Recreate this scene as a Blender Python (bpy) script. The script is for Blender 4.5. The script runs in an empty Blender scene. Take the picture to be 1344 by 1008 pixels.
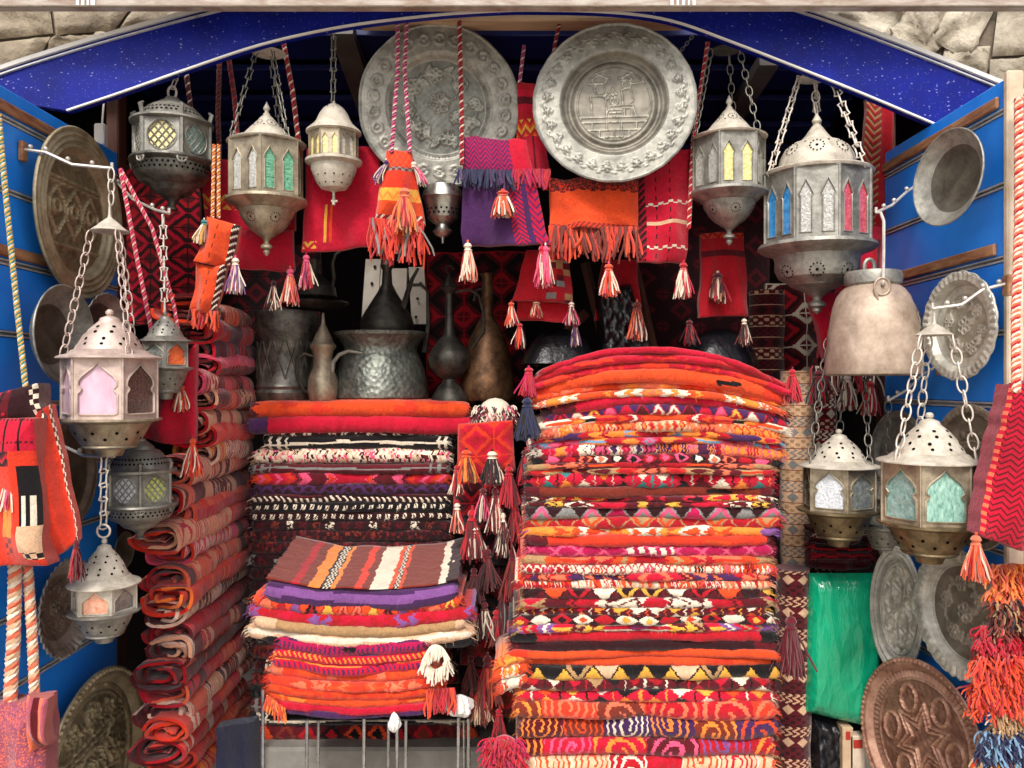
import bpy, math, random
import numpy as np
from mathutils import Vector, Matrix
R = math.radians
SC = bpy.context.scene
COL = SC.collection
random.seed(7)

# ---------------------------------------------------------------- camera
F, CX, CY, CZ = 1100.0, 672.0, 504.0, 1.5       # focal length in photo pixels, centre, eye height
cam_d = bpy.data.cameras.new('camera'); cam = bpy.data.objects.new('camera', cam_d); COL.objects.link(cam)
cam.location = (0, 0, CZ); cam.rotation_euler = (R(90), 0, 0)
cam_d.sensor_width = 36; cam_d.lens = 36 * F / 1344; cam_d.clip_start = .05; cam_d.clip_end = 500
SC.camera = cam
# ---------------------------------------------------------------- sky, sun, exposure
SUN_EL, SUN_AZ = 47, 190        # azimuth clockwise from +Y: behind the camera, a little to the left
wd = bpy.data.worlds.new('World'); SC.world = wd; wd.use_nodes = True
nt = wd.node_tree; bg = nt.nodes['Background']
sky = nt.nodes.new('ShaderNodeTexSky'); sky.sky_type = 'NISHITA'; sky.sun_disc = False
sky.sun_elevation = R(SUN_EL); sky.sun_rotation = R(SUN_AZ); sky.dust_density = 4; sky.air_density = 1; sky.ozone_density = .6
hs = nt.nodes.new('ShaderNodeHueSaturation'); hs.inputs['Saturation'].default_value = .35
nt.links.new(sky.outputs[0], hs.inputs['Color']); nt.links.new(hs.outputs[0], bg.inputs['Color'])
bg.inputs['Strength'].default_value = .11
sl = bpy.data.lights.new('sun', 'SUN'); sl.energy = 1.5; sl.angle = R(12); sl.color = (1, .95, .88)
so = bpy.data.objects.new('sun', sl); COL.objects.link(so)
sd = Vector((math.sin(R(SUN_AZ)) * math.cos(R(SUN_EL)), math.cos(R(SUN_AZ)) * math.cos(R(SUN_EL)), math.sin(R(SUN_EL))))
so.rotation_euler = sd.to_track_quat('Z', 'Y').to_euler(); so.location = sd * 20
vs = SC.view_settings; vs.view_transform = 'Standard'; vs.look = 'None'; vs.exposure = .95; vs.gamma = 1
SC.cycles.use_denoising = True
SC.cycles.max_bounces = 8

# ---------------------------------------------------------------- helpers
def P(px, py, d):
    return Vector(((px - CX) / F * d, d, CZ + (CY - py) / F * d))
def lin(h):
    if not isinstance(h, str): return tuple(h)
    c = [int(h[i:i + 2], 16) / 255 for i in (1, 3, 5)]
    return tuple((x / 12.92 if x < .04045 else ((x + .055) / 1.055) ** 2.4) for x in c)
ORG = {}
def reg(o, parent):
    COL.objects.link(o)
    if parent is not None: o.parent = parent
    return o
def thing(name, label, cat, loc, group=None):
    o = bpy.data.objects.new(name, None); COL.objects.link(o); o.empty_display_size = .05
    o.location = loc; o['label'] = label; o['category'] = cat
    if group: o['group'] = group
    ORG[o.name] = Vector(loc); return o
def sub_empty(name, parent):
    o = bpy.data.objects.new(name, None); o.empty_display_size = .02; reg(o, parent); ORG[o.name] = ORG[parent.name]; return o
def tag(o, label, cat, group=None):
    o['label'] = label; o['category'] = cat
    if group: o['group'] = group
    return o
def structure(o): o['kind'] = 'structure'; return o
def stuff(o): o['kind'] = 'stuff'; return o
def finish(name, me, mat, parent, smooth=True, ang=40, origin=None):
    n = len(me.polygons)
    me.polygons.foreach_set('use_smooth', [smooth] * n)
    if smooth and ang: me.set_sharp_from_angle(angle=R(ang))
    if mat: me.materials.append(mat)
    o = bpy.data.objects.new(name, me); reg(o, parent)
    if parent is not None: ORG[o.name] = ORG.get(parent.name, Vector())
    elif origin is not None:
        o.location = origin; ORG[o.name] = Vector(origin)
    return o
def org_of(parent, origin):
    if parent is not None: return ORG.get(parent.name, Vector())
    return Vector(origin) if origin is not None else Vector()
class MB:
    """collects faces in world coordinates; build() makes one mesh object"""
    def __init__(s): s.v = []; s.f = []; s.c = []
    def add(s, vs, fs, col=None):
        o = len(s.v); s.v.extend([tuple(v) for v in vs]); s.f.extend([tuple(i + o for i in f) for f in fs]); s.c.extend([col] * len(fs)); return s
    def box(s, a, b, col=None, m=None):
        x0, y0, z0 = a; x1, y1, z1 = b
        vs = [Vector(p) for p in ((x0, y0, z0), (x1, y0, z0), (x1, y1, z0), (x0, y1, z0), (x0, y0, z1), (x1, y0, z1), (x1, y1, z1), (x0, y1, z1))]
        if m is not None: vs = [m @ v for v in vs]
        return s.add(vs, [(0, 3, 2, 1), (4, 5, 6, 7), (0, 1, 5, 4), (1, 2, 6, 5), (2, 3, 7, 6), (3, 0, 4, 7)], col)
    def bbox(s, a, b, e=.003, col=None):
        """box with chamfered edges"""
        a = Vector(a); b = Vector(b); e = min(e, *(abs(b[i] - a[i]) * .45 for i in range(3)))
        vs = []; 
        for ix in (0, 1):
            for iy in (0, 1):
                for iz in (0, 1):
                    c = [(a, b)[ix].x, (a, b)[iy].y, (a, b)[iz].z]; sg = [1 if k == 0 else -1 for k in (ix, iy, iz)]
                    for ax in range(3):
                        p = [c[k] + sg[k] * e * (k != ax) for k in range(3)]; vs.append(p)
        def id(ix, iy, iz, ax): return ((ix * 2 + iy) * 2 + iz) * 3 + ax
        fs = []
        for q in (0, 1):
            f = [id(q, 0, 0, 0), id(q, 1, 0, 0), id(q, 1, 1, 0), id(q, 0, 1, 0)]; fs.append(f if q else f[::-1])
            f = [id(0, q, 0, 1), id(0, q, 1, 1), id(1, q, 1, 1), id(1, q, 0, 1)]; fs.append(f if q else f[::-1])
            f = [id(0, 0, q, 2), id(1, 0, q, 2), id(1, 1, q, 2), id(0, 1, q, 2)]; fs.append(f if q else f[::-1])
        for p in (0, 1):
            for q in (0, 1):
                fs.append([id(0, p, q, 1), id(1, p, q, 1), id(1, p, q, 2), id(0, p, q, 2)])
                fs.append([id(p, 0, q, 0), id(p, 1, q, 0), id(p, 1, q, 2), id(p, 0, q, 2)])
                fs.append([id(p, q, 0, 0), id(p, q, 1, 0), id(p, q, 1, 1), id(p, q, 0, 1)])
                for r in (0, 1): fs.append([id(p, q, r, 0), id(p, q, r, 1), id(p, q, r, 2)]) 
        # corner triangles were added once per (p,q,r)
        return s.add(vs, fs, col)
    def lathe(s, prof, n=32, c=(0, 0, 0), m=None, rot=0, col=None, wob=None):
        c = Vector(c); vs = []; fs = []; k = len(prof)
        for j in range(n):
            a = rot + 2 * math.pi * j / n; ca, sa = math.cos(a), math.sin(a)
            for r, z in prof:
                rr = r * (wob(a, z) if wob else 1)
                p = Vector((rr * ca, rr * sa, z)); vs.append((m @ p if m is not None else p) + c)
        for j in range(n):
            j2 = (j + 1) % n
            for i in range(k - 1): fs.append((j * k + i, j * k + i + 1, j2 * k + i + 1, j2 * k + i))
        if prof[0][0] > 1e-4: fs.append(tuple(j * k for j in range(n)))
        if prof[-1][0] > 1e-4: fs.append(tuple(j * k + k - 1 for j in range(n - 1, -1, -1)))
        return s.add(vs, fs, col)
    def tube(s, pts, r, n=6, col=None, closed=False, flat=1.0):
        pts = [Vector(p) for p in pts]; k = len(pts)
        if k < 2: return s
        rs = r if isinstance(r, (list, tuple)) else [r] * k
        vs = []; fs = []; up = None
        for i, p in enumerate(pts):
            if closed: t = pts[(i + 1) % k] - pts[i - 1]
            else: t = pts[min(i + 1, k - 1)] - pts[max(i - 1, 0)]
            if t.length < 1e-9: t = Vector((0, 0, 1))
            t.normalize()
            if up is None:
                up = Vector((0, 0, 1)) if abs(t.z) < .9 else Vector((0, -1, 0))
            up = up - t * up.dot(t)
            if up.length < 1e-6: up = t.orthogonal()
            up.normalize(); sd_ = t.cross(up)
            for j in range(n):
                a = 2 * math.pi * j / n; vs.append(p + (up * math.cos(a) * flat + sd_ * math.sin(a)) * rs[i])
        m = k if closed else k - 1
        for i in range(m):
            i2 = (i + 1) % k
            for j in range(n): j2 = (j + 1) % n; fs.append((i * n + j, i * n + j2, i2 * n + j2, i2 * n + j))
        if not closed: fs.append(tuple(range(n - 1, -1, -1))); fs.append(tuple((k - 1) * n + j for j in range(n)))
        return s.add(vs, fs, col)
    def ball(s, c, r, n=8, col=None, sq=1.0):
        prof = [(0 if i in (0, n) else r * math.sin(math.pi * i / n), r * sq * -math.cos(math.pi * i / n)) for i in range(n + 1)]
        return s.lathe(prof, n + 2, c, col=col)
    def disc(s, c, nrm, r, n=6, col=None):
        nrm = Vector(nrm).normalized(); u = nrm.orthogonal().normalized(); w = nrm.cross(u); c = Vector(c)
        return s.add([c + (u * math.cos(2 * math.pi * j / n) + w * math.sin(2 * math.pi * j / n)) * r for j in range(n)], [tuple(range(n))], col)
    def prism(s, poly, y0, y1, col=None):
        """polygon in XZ (list of (x,z)) extruded along Y"""
        n = len(poly); vs = [(x, y0, z) for x, z in poly] + [(x, y1, z) for x, z in poly]
        fs = [tuple(range(n)), tuple(range(2 * n - 1, n - 1, -1))] + [(i, i + n, (i + 1) % n + n, (i + 1) % n) for i in range(n)]
        return s.add(vs, fs, col)
    def mesh(s, name, off=Vector()):
        me = bpy.data.meshes.new(name)
        me.from_pydata([(v[0] - off.x, v[1] - off.y, v[2] - off.z) for v in s.v], [], s.f)
        if any(c is not None for c in s.c):
            at = me.color_attributes.new('Col', 'FLOAT_COLOR', 'CORNER')
            out = []
            for p, c in zip(me.polygons, s.c):
                out.extend((*(c or (1, 1, 1)), 1) * p.loop_total)
            at.data.foreach_set('color', out)
        me.validate(); return me
    def build(s, name, mat, parent=None, smooth=True, ang=40, origin=None):
        off = org_of(parent, origin)
        return finish(name, s.mesh(name, off), mat, parent, smooth, ang, origin)
def grid_mesh(name, V, colors, mat, parent, extra=None, origin=None, ang=None, wrapv=False):
    """V: (nv+1, nu+1, 3) world points; colors: (nv, nu, 3)"""
    off = np.array(org_of(parent, origin)); nv, nu = V.shape[0] - 1, V.shape[1] - 1
    idx = np.arange((nv + 1) * (nu + 1)).reshape(nv + 1, nu + 1)
    q = np.stack([idx[:-1, :-1], idx[:-1, 1:], idx[1:, 1:], idx[1:, :-1]], -1).reshape(-1, 4)
    verts = (V.reshape(-1, 3) - off); faces = q.tolist(); cols = list(colors.reshape(-1, 3))
    verts = verts.tolist()
    if extra:
        for vs_, fs_, c_ in extra:
            o = len(verts); verts += [list(np.array(v) - off) for v in vs_]; faces += [[i + o for i in f] for f in fs_]; cols += [c_] * len(fs_)
    me = bpy.data.meshes.new(name); me.from_pydata(verts, [], faces)
    at = me.color_attributes.new('Col', 'FLOAT_COLOR', 'CORNER')
    tot = np.array([len(f) for f in faces]); C = np.repeat(np.array(cols, float), tot, axis=0)
    at.data.foreach_set('color', np.concatenate([C, np.ones((len(C), 1))], 1).ravel())
    return finish(name, me, mat, parent, True, ang, origin)
def noise1(rng, n, knots, amp):
    k = rng.normal(0, 1, max(knots, 2)); x = np.linspace(0, len(k) - 1, n); i = np.clip(x.astype(int), 0, len(k) - 2); t = x - i; t = t * t * (3 - 2 * t)
    return (k[i] * (1 - t) + k[i + 1] * t) * amp
def ordinal(n):
    w = ['', 'first', 'second', 'third', 'fourth', 'fifth', 'sixth', 'seventh', 'eighth', 'ninth', 'tenth', 'eleventh', 'twelfth']
    return w[n] if n < len(w) else '%d%s' % (n, {1: 'st', 2: 'nd', 3: 'rd'}.get(n % 10, 'th') if n not in (11, 12, 13) else 'th')

# ---------------------------------------------------------------- materials
def nodes(name):
    m = bpy.data.materials.new(name); m.use_nodes = True; t = m.node_tree; return m, t, t.nodes['Principled BSDF'], t.nodes.new, t.links.new
def ramp(t, stops):
    r = t.nodes.new('ShaderNodeValToRGB'); e = r.color_ramp.elements
    while len(e) < len(stops): e.new(.5)
    for k, (p, c) in enumerate(stops): e[k].position = p; e[k].color = (*lin(c), 1)
    return r
def coord(t, kind='Object'):
    n = t.nodes.new('ShaderNodeTexCoord'); return n.outputs[kind]
def noise_node(t, src, scale, detail=4, rough=.6, dist=0):
    n = t.nodes.new('ShaderNodeTexNoise'); n.inputs['Scale'].default_value = scale; n.inputs['Detail'].default_value = detail
    n.inputs['Roughness'].default_value = rough; n.inputs['Distortion'].default_value = dist; t.links.new(src, n.inputs['Vector']); return n
def metal(name, c1, c2, rough=.42, metallic=.85, scale=14, bump=.12, fine=90, col=False, dust=None):
    m, t, b, N, L = nodes(name); co = coord(t)
    n1 = noise_node(t, co, scale * 1.6, 8, .74, .15); r = ramp(t, [(.24, tuple(x * .45 for x in lin(c1))), (.40, c1), (.70, c2)]); L(n1.outputs[0], r.inputs[0])
    out = r.outputs[0]
    if col:
        a = N('ShaderNodeVertexColor'); a.layer_name = 'Col'; x = N('ShaderNodeMixRGB'); x.blend_type = 'MULTIPLY'; x.inputs[0].default_value = 1
        L(out, x.inputs[1]); L(a.outputs[0], x.inputs[2]); out = x.outputs[0]
    L(out, b.inputs['Base Color'])
    n2 = noise_node(t, co, fine, 5, .6); mr = N('ShaderNodeMapRange'); mr.inputs[3].default_value = rough - .12; mr.inputs[4].default_value = rough + .22
    L(n1.outputs[0], mr.inputs[0]); L(mr.outputs[0], b.inputs['Roughness'])
    b.inputs['Metallic'].default_value = metallic
    n3 = noise_node(t, co, scale * 2.7, 3); mm = N('ShaderNodeMath'); mm.operation = 'ADD'; L(n2.outputs[0], mm.inputs[0]); L(n3.outputs[0], mm.inputs[1])
    bp = N('ShaderNodeBump'); bp.inputs['Strength'].default_value = bump; bp.inputs['Distance'].default_value = .004
    L(mm.outputs[0], bp.inputs['Height']); L(bp.outputs[0], b.inputs['Normal'])
    return m
def plain(name, c1, c2=None, rough=.6, scale=8, bump=0, metallic=0, fine=60, stretch=None, spec=.5):
    m, t, b, N, L = nodes(name); co = coord(t)
    if stretch:
        mp = N('ShaderNodeMapping'); mp.inputs['Scale'].default_value = stretch; L(co, mp.inputs[0]); co = mp.outputs[0]
    n1 = noise_node(t, co, scale, 5, .6, .4); r = ramp(t, [(.32, c1), (.7, c2 or c1)]); L(n1.outputs[0], r.inputs[0]); L(r.outputs[0], b.inputs['Base Color'])
    b.inputs['Roughness'].default_value = rough; b.inputs['Metallic'].default_value = metallic; b.inputs['Specular IOR Level'].default_value = spec
    if bump:
        n2 = noise_node(t, co, fine, 6, .65); bp = N('ShaderNodeBump'); bp.inputs['Strength'].default_value = bump; bp.inputs['Distance'].default_value = .01
        L(n2.outputs[0], bp.inputs['Height']); L(bp.outputs[0], b.inputs['Normal'])
    return m
def fabric(name, rough=.9, weave=420, bump=.5, vary=.35, fuzz=.25):
    m, t, b, N, L = nodes(name); co = coord(t)
    a = N('ShaderNodeVertexColor'); a.layer_name = 'Col'
    n1 = noise_node(t, co, 130, 6, .8); n2 = noise_node(t, co, 14, 4, .7)
    mr = N('ShaderNodeMapRange'); mr.inputs[1].default_value = .25; mr.inputs[2].default_value = .75; mr.inputs[3].default_value = 1 - vary; mr.inputs[4].default_value = 1 + vary * .6
    ad = N('ShaderNodeMath'); ad.operation = 'MULTIPLY_ADD'; ad.inputs[1].default_value = .6; L(n1.outputs[0], ad.inputs[0])
    ml = N('ShaderNodeMath'); ml.operation = 'MULTIPLY'; ml.inputs[1].default_value = .4; L(n2.outputs[0], ml.inputs[0]); L(ml.outputs[0], ad.inputs[2]); L(ad.outputs[0], mr.inputs[0])
    x = N('ShaderNodeMixRGB'); x.blend_type = 'MULTIPLY'; x.inputs[0].default_value = 1; L(a.outputs[0], x.inputs[1]); L(mr.outputs[0], x.inputs[2])
    L(x.outputs[0], b.inputs['Base Color']); b.inputs['Roughness'].default_value = rough; b.inputs['Specular IOR Level'].default_value = .15
    b.inputs['Sheen Weight'].default_value = fuzz; b.inputs['Sheen Roughness'].default_value = .5
    n3 = noise_node(t, co, weave, 2, .5); n4 = noise_node(t, co, 38, 4, .6)
    am = N('ShaderNodeMath'); am.operation = 'MULTIPLY_ADD'; am.inputs[1].default_value = .35; L(n3.outputs[0], am.inputs[0]); L(n4.outputs[0], am.inputs[2])
    bp = N('ShaderNodeBump'); bp.inputs['Strength'].default_value = bump; bp.inputs['Distance'].default_value = .006
    L(am.outputs[0], bp.inputs['Height']); L(bp.outputs[0], b.inputs['Normal'])
    return m
def glass(name, c1, c2, scale=55, rough=.12, bump=.6, trans=.12, stretch=None):
    m, t, b, N, L = nodes(name); co = coord(t)
    if stretch:
        mp = N('ShaderNodeMapping'); mp.inputs['Scale'].default_value = stretch; L(co, mp.inputs[0]); co = mp.outputs[0]
    n1 = noise_node(t, co, scale * 1.9, 3, .55, .3); r = ramp(t, [(.28, c1), (.78, c2)]); L(n1.outputs[0], r.inputs[0]); L(r.outputs[0], b.inputs['Base Color'])
    b.inputs['Roughness'].default_value = rough; b.inputs['Transmission Weight'].default_value = trans; b.inputs['Coat Weight'].default_value = .5
    bp = N('ShaderNodeBump'); bp.inputs['Strength'].default_value = bump; bp.inputs['Distance'].default_value = .006; L(n1.outputs[0], bp.inputs['Height']); L(bp.outputs[0], b.inputs['Normal'])
    return m
M = {}
M['wool'] = fabric('woven_wool', vary=.5, bump=.7)
M['yarn'] = fabric('wool_yarn', vary=.3, bump=.3, fuzz=.4)
M['pewter'] = metal('tinned_copper', '#74716a', '#aaa79d', .46, .6)
M['pewter_dark'] = metal('tarnished_tin', '#4a4843', '#86837b', .38, .75)
M['pewter_cream'] = metal('dusty_painted_brass', '#a69d8e', '#d6cdbe', .6, .25)
M['brass_pale'] = metal('pale_brass', '#857966', '#bfb198', .42, .65)
M['brass_old'] = metal('old_brass', '#65563f', '#9c8a68', .38, .75)
M['copper_pink'] = metal('dusty_pink_copper', '#ae988e', '#d8c4b8', .48, .35)
M['copper'] = metal('embossed_copper', '#80594a', '#b8937e', .45, .4, col=True)
M['silver'] = metal('bright_tin', '#8f8d88', '#c8c5bd', .25, .95)
M['tray_grey'] = metal('engraved_tin', '#6f6e68', '#a9a79e', .42, .45, col=True)
M['tray_dark'] = metal('dull_brown_tin', '#6a5f50', '#968a7a', .42, .4, col=True)
M['tray_brass'] = metal('engraved_bronze', '#82775f', '#b3a78c', .42, .4, col=True)
M['tray_tin'] = metal('pale_tin', '#8f8d84', '#cbc8be', .42, .3, col=True)
M['hammered'] = metal('hammered_tinned_copper', '#5b5f58', '#92968c', .4, .65)
def hammer(m, scale, strength):
    t = m.node_tree; b = t.nodes['Principled BSDF']; v = t.nodes.new('ShaderNodeTexVoronoi'); v.inputs['Scale'].default_value = scale; t.links.new(coord(t), v.inputs['Vector'])
    bp = t.nodes.new('ShaderNodeBump'); bp.inputs['Strength'].default_value = strength; bp.inputs['Distance'].default_value = .006; t.links.new(v.outputs['Distance'], bp.inputs['Height'])
    old = b.inputs['Normal'].links[0].from_socket; t.links.new(old, bp.inputs['Normal']); t.links.new(bp.outputs[0], b.inputs['Normal'])
hammer(M['hammered'], 60, .5); hammer(M['copper_dull'] if 'copper_dull' in M else M['hammered'], 45, .15)
M['iron'] = metal('dark_iron', '#35322e', '#5e5a53', .4, .7)
M['copper_dull'] = metal('dull_copper_pail', '#93806f', '#cbb6a4', .55, .4, scale=7)
M['copper_brown'] = metal('brown_copper', '#4a3424', '#8a6546', .4, .7)
M['chain_w'] = metal('whitewashed_chain', '#bdb2a6', '#e2d9cd', .5, .2)
M['chain_g'] = metal('grey_chain', '#6d6a62', '#a29e94', .42, .8)
M['hole'] = plain('painted_hole_dark', '#0a0807', rough=.9, spec=.1)  # near-black disc colour painting the darkness inside the piercings
M['blue'] = plain('blue_slat_laminate', '#1a80ee', '#2c92fc', rough=.36, scale=6, bump=.02)
M['alu'] = metal('aluminium_channel', '#b0b0b0', '#d6d6d6', .4, .25)
M['groove'] = plain('dark_groove_backing', '#2b2c30', rough=.7)  # dark grey board behind the slat gaps
M['wood_batten'] = plain('worn_batten_wood', '#7c4526', '#b88a64', rough=.6, scale=9, bump=.2, stretch=(6, 1.2, 6))
M['post_wood'] = plain('brown_post_wood', '#3a1d12', '#5c3322', rough=.6, scale=5, bump=.2, stretch=(8, 8, 1))
M['cream_edge'] = plain('cream_door_edge', '#b49a80', '#d9c8b2', rough=.6, scale=14, bump=.15)
M['white_trim'] = plain('white_trim', '#c9c6c2', '#e6e4e0', rough=.4, scale=6)
M['soffit'] = plain('pale_lintel_wood', '#a5876a', '#c9ad8d', rough=.6, scale=5, bump=.1, stretch=(1, 6, 6))
M['navy'] = plain('navy_board', '#06104a', '#0a1a66', rough=.5, scale=3)
M['dark'] = plain('dark_interior_plaster', '#140b0b', '#241214', rough=.9, scale=4, bump=.2)
M['concrete'] = plain('cement_plinth', '#6d6a64', '#918d85', rough=.9, scale=6, bump=.3)
M['ground'] = plain('stone_paving', '#9c9384', '#b8ae9e', rough=.85, scale=2, bump=.2)
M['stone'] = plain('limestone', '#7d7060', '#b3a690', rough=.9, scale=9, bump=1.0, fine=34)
M['stone_pale'] = plain('limestone_painted_sunlight', '#948a7a', '#cfc5b2', rough=.9, scale=7, bump=1.0, fine=34)  # copy of the limestone with sunlight painted into its paler colour
M['mortar'] = plain('mortar', '#655a4c', '#85796a', rough=.95, scale=20, bump=.5)
M['sign'] = plain('weathered_sign_board', '#846a58', '#b9b1a8', rough=.6, scale=5, bump=.3, stretch=(2, 1, 9))
M['sign_white'] = plain('white_lettering', '#cfd0d2', '#e4e4e4', rough=.5)
M['beam'] = plain('grey_beam', '#3b3634', '#56504c', rough=.6, scale=8)
M['plastic_w'] = plain('white_plastic', '#cfcac4', '#e9e5df', rough=.35, scale=20, bump=.2)
M['table'] = metal('chromed_tube', '#a9a9aa', '#d2d2d2', .22, .95)
M['black'] = plain('black_plastic', '#0c0c0e', '#1b1b20', rough=.22, scale=14, bump=.6, fine=25)
M['ivory'] = plain('ivory_wood', '#b5aa9c', '#d8cfc2', rough=.5, scale=10, bump=.1)
M['wire'] = metal('white_hook_wire', '#b3aca4', '#d6cfc6', .4, .5)
def green_mat():
    m = plain('green_plastic_bag', '#04885f', '#12a87c', rough=.13, scale=6, bump=0)
    t = m.node_tree; b = t.nodes['Principled BSDF']; b.inputs['Coat Weight'].default_value = .5; b.inputs['Coat Roughness'].default_value = .12
    mp = t.nodes.new('ShaderNodeMapping'); mp.inputs['Rotation'].default_value = (0, R(38), 0); mp.inputs['Scale'].default_value = (2.2, 1, .8); t.links.new(coord(t), mp.inputs[0])
    nw = noise_node(t, mp.outputs[0], 4, 2, .5); va = t.nodes.new('ShaderNodeVectorMath'); va.operation = 'MULTIPLY_ADD'; va.inputs[1].default_value = (.25, .25, .25); t.links.new(nw.outputs['Color'], va.inputs[0]); t.links.new(mp.outputs[0], va.inputs[2]); n1 = t.nodes.new('ShaderNodeTexVoronoi'); n1.inputs['Scale'].default_value = 7; t.links.new(va.outputs[0], n1.inputs['Vector']); n2 = noise_node(t, mp.outputs[0], 30, 2, .5, 1.0)
    mm = t.nodes.new('ShaderNodeMath'); mm.operation = 'MULTIPLY_ADD'; mm.inputs[1].default_value = .25; t.links.new(n2.outputs[0], mm.inputs[0]); t.links.new(n1.outputs[0], mm.inputs[2])
    bp = t.nodes.new('ShaderNodeBump'); bp.inputs['Strength'].default_value = .5; bp.inputs['Distance'].default_value = .03; t.links.new(mm.outputs[0], bp.inputs['Height']); t.links.new(bp.outputs[0], b.inputs['Normal'])
    return m
M['green'] = green_mat()
def speckle_mat():
    m, t, b, N, L = nodes('speckled_navy_laminate'); co = coord(t)
    mp = N('ShaderNodeMapping'); mp.inputs['Scale'].default_value = (1, 1, 1.6); L(co, mp.inputs[0])
    def dots(scale, thr, keep):
        v = N('ShaderNodeTexVoronoi'); v.inputs['Scale'].default_value = scale; L(mp.outputs[0], v.inputs['Vector'])
        a = N('ShaderNodeMath'); a.operation = 'LESS_THAN'; a.inputs[1].default_value = thr; L(v.outputs['Distance'], a.inputs[0])
        s = N('ShaderNodeSeparateColor'); L(v.outputs['Color'], s.inputs[0]); g = N('ShaderNodeMath'); g.operation = 'GREATER_THAN'; g.inputs[1].default_value = keep; L(s.outputs[0], g.inputs[0])
        x = N('ShaderNodeMath'); x.operation = 'MULTIPLY'; L(a.outputs[0], x.inputs[0]); L(g.outputs[0], x.inputs[1]); return x.outputs[0]
    d1 = dots(60, .17, .6); d2 = dots(130, .22, .6)
    ad = N('ShaderNodeMath'); ad.operation = 'MULTIPLY_ADD'; ad.inputs[1].default_value = .35; L(d2, ad.inputs[0]); L(d1, ad.inputs[2])
    n1 = noise_node(t, co, 5, 5, .7); r = ramp(t, [(.35, '#010e66'), (.62, '#031684'), (.9, '#142c96')]); L(n1.outputs[0], r.inputs[0])
    x = N('ShaderNodeMixRGB'); L(ad.outputs[0], x.inputs[0]); L(r.outputs[0], x.inputs[1]); x.inputs[2].default_value = (.32, .34, .62, 1)
    sc = N('ShaderNodeMath'); sc.operation = 'MULTIPLY'; sc.inputs[1].default_value = .5; L(ad.outputs[0], sc.inputs[0]); L(sc.outputs[0], x.inputs[0])
    L(x.outputs[0], b.inputs['Base Color']); b.inputs['Roughness'].default_value = .5; b.inputs['Specular IOR Level'].default_value = .2
    return m
M['speckle'] = speckle_mat()
G = {}
G['pink'] = glass('pink_glass', '#c9a0b4', '#e6c6d6', 18, stretch=(1, 1, .4))
G['brown'] = glass('brown_ripple_glass', '#2e1c18', '#6d4c42', 95, bump=1)
G['clear'] = glass('clear_ripple_glass', '#8d8b84', '#c9c7c0', 70)
G['green'] = glass('green_ripple_glass', '#1f7a55', '#8fd0ac', 45, stretch=(1, 1, 2.5))
G['teal'] = glass('teal_glass', '#4e7f7a', '#9fc4bc', 40)
G['aqua'] = glass('aqua_ripple_glass', '#5c9484', '#bfe6d6', 90, stretch=(1, 1, .35))
G['white'] = glass('milky_glass', '#b6bcc4', '#eef0f4', 80)
G['yellow'] = glass('yellow_glass', '#c8b460', '#efe4a4', 60)
G['lime'] = glass('lime_glass', '#a4b23c', '#e4ea8c', 60)
G['blue'] = glass('blue_glass', '#1570b4', '#3aa0e0', 40)
G['red'] = glass('red_glass', '#b02838', '#e07080', 60)
G['orange'] = glass('orange_glass', '#c9481a', '#f07838', 30)
G['peach'] = glass('peach_glass', '#d88060', '#f8d0b4', 40)
G['rose'] = glass('rose_glass', '#a86860', '#d8a098', 60)
G['grey'] = glass('grey_glass', '#565a56', '#8f948e', 50)
# ================================================================ the setting
XL, XR, YF, YN = -1.234, 1.165, 2.6, 1.98      # inner faces of the two open slat doors, hinge depth, near edge depth
structure(MB().add([(-60, -60, 0), (60, -60, 0), (60, 60, 0), (-60, 60, 0)], [(0, 1, 2, 3)]).build('ground', M['ground']))
structure(MB().box((-1.9, 3.9, 0), (1.9, 4.0, 2.9)).build('shop_back_wall', M['dark'], smooth=False))
structure(MB().box((-1.62, 2.62, 0), (-1.55, 3.89, 2.9)).build('shop_side_wall', M['dark'], smooth=False))
structure(MB().box((1.5, 2.62, 0), (1.57, 3.89, 2.9)).build('shop_side_wall', M['dark'], smooth=False))
structure(MB().box((-1.9, 2.7, 2.72), (1.9, 3.99, 2.8)).build('shop_ceiling', M['navy'], smooth=False))
structure(MB().bbox((-1.3, 2.68, .001), (-.02, 3.6, .335), .01).build('cement_plinth', M['concrete']))
# navy boards of the sloping ceiling, each a board
bd = thing('ceiling_panelling', 'navy blue boards lining the stall ceiling behind the arch', 'ceiling panel', (0, 2.9, 2.5))
for k in range(5):
    y0 = 2.55 + k * .2; z0 = 2.56 - k * .03
    MB().bbox((-1.2, y0, z0), (1.2, y0 + .19, z0 + .02)).build('board', M['navy'], bd)
rl = thing('ceiling_rail', 'thin pale rail running across the dark ceiling of the stall', 'rail', P(600, 97, 3.05))
MB().tube([P(230, 97, 3.05), P(1010, 97, 3.05)], .006, 8).build('bar', M['wire'], rl)
for x, lab in ((250, 'left'), (1000, 'right')):
    MB().tube([P(x, 97, 3.05), P(x, 60, 3.05)], .004, 6).build('hanger', M['wire'], rl)
for nm, a, b, w in (('brown ceiling beam slanting beside the left big plate', (448, 36, 2.5), (505, 205, 3.3), .035), ('grey ceiling beam slanting behind the right hanging lanterns', (1010, 78, 2.5), (930, 205, 3.3), .03)):
    a, b = P(*a), P(*b); dv = (b - a).normalized(); sx = Vector((1, 0, 0)); up = sx.cross(dv).normalized()
    vs_ = [a + sx * w * i + up * w * .6 * j for i, j in ((-1, -1), (1, -1), (1, 1), (-1, 1))]; ve = [v - a + b for v in vs_]
    tag(MB().add(vs_ + ve, [(0, 1, 2, 3), (7, 6, 5, 4), (0, 4, 5, 1), (1, 5, 6, 2), (2, 6, 7, 3), (3, 7, 4, 0)]).build('ceiling_beam', M['beam'], smooth=False), nm, 'beam')
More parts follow.
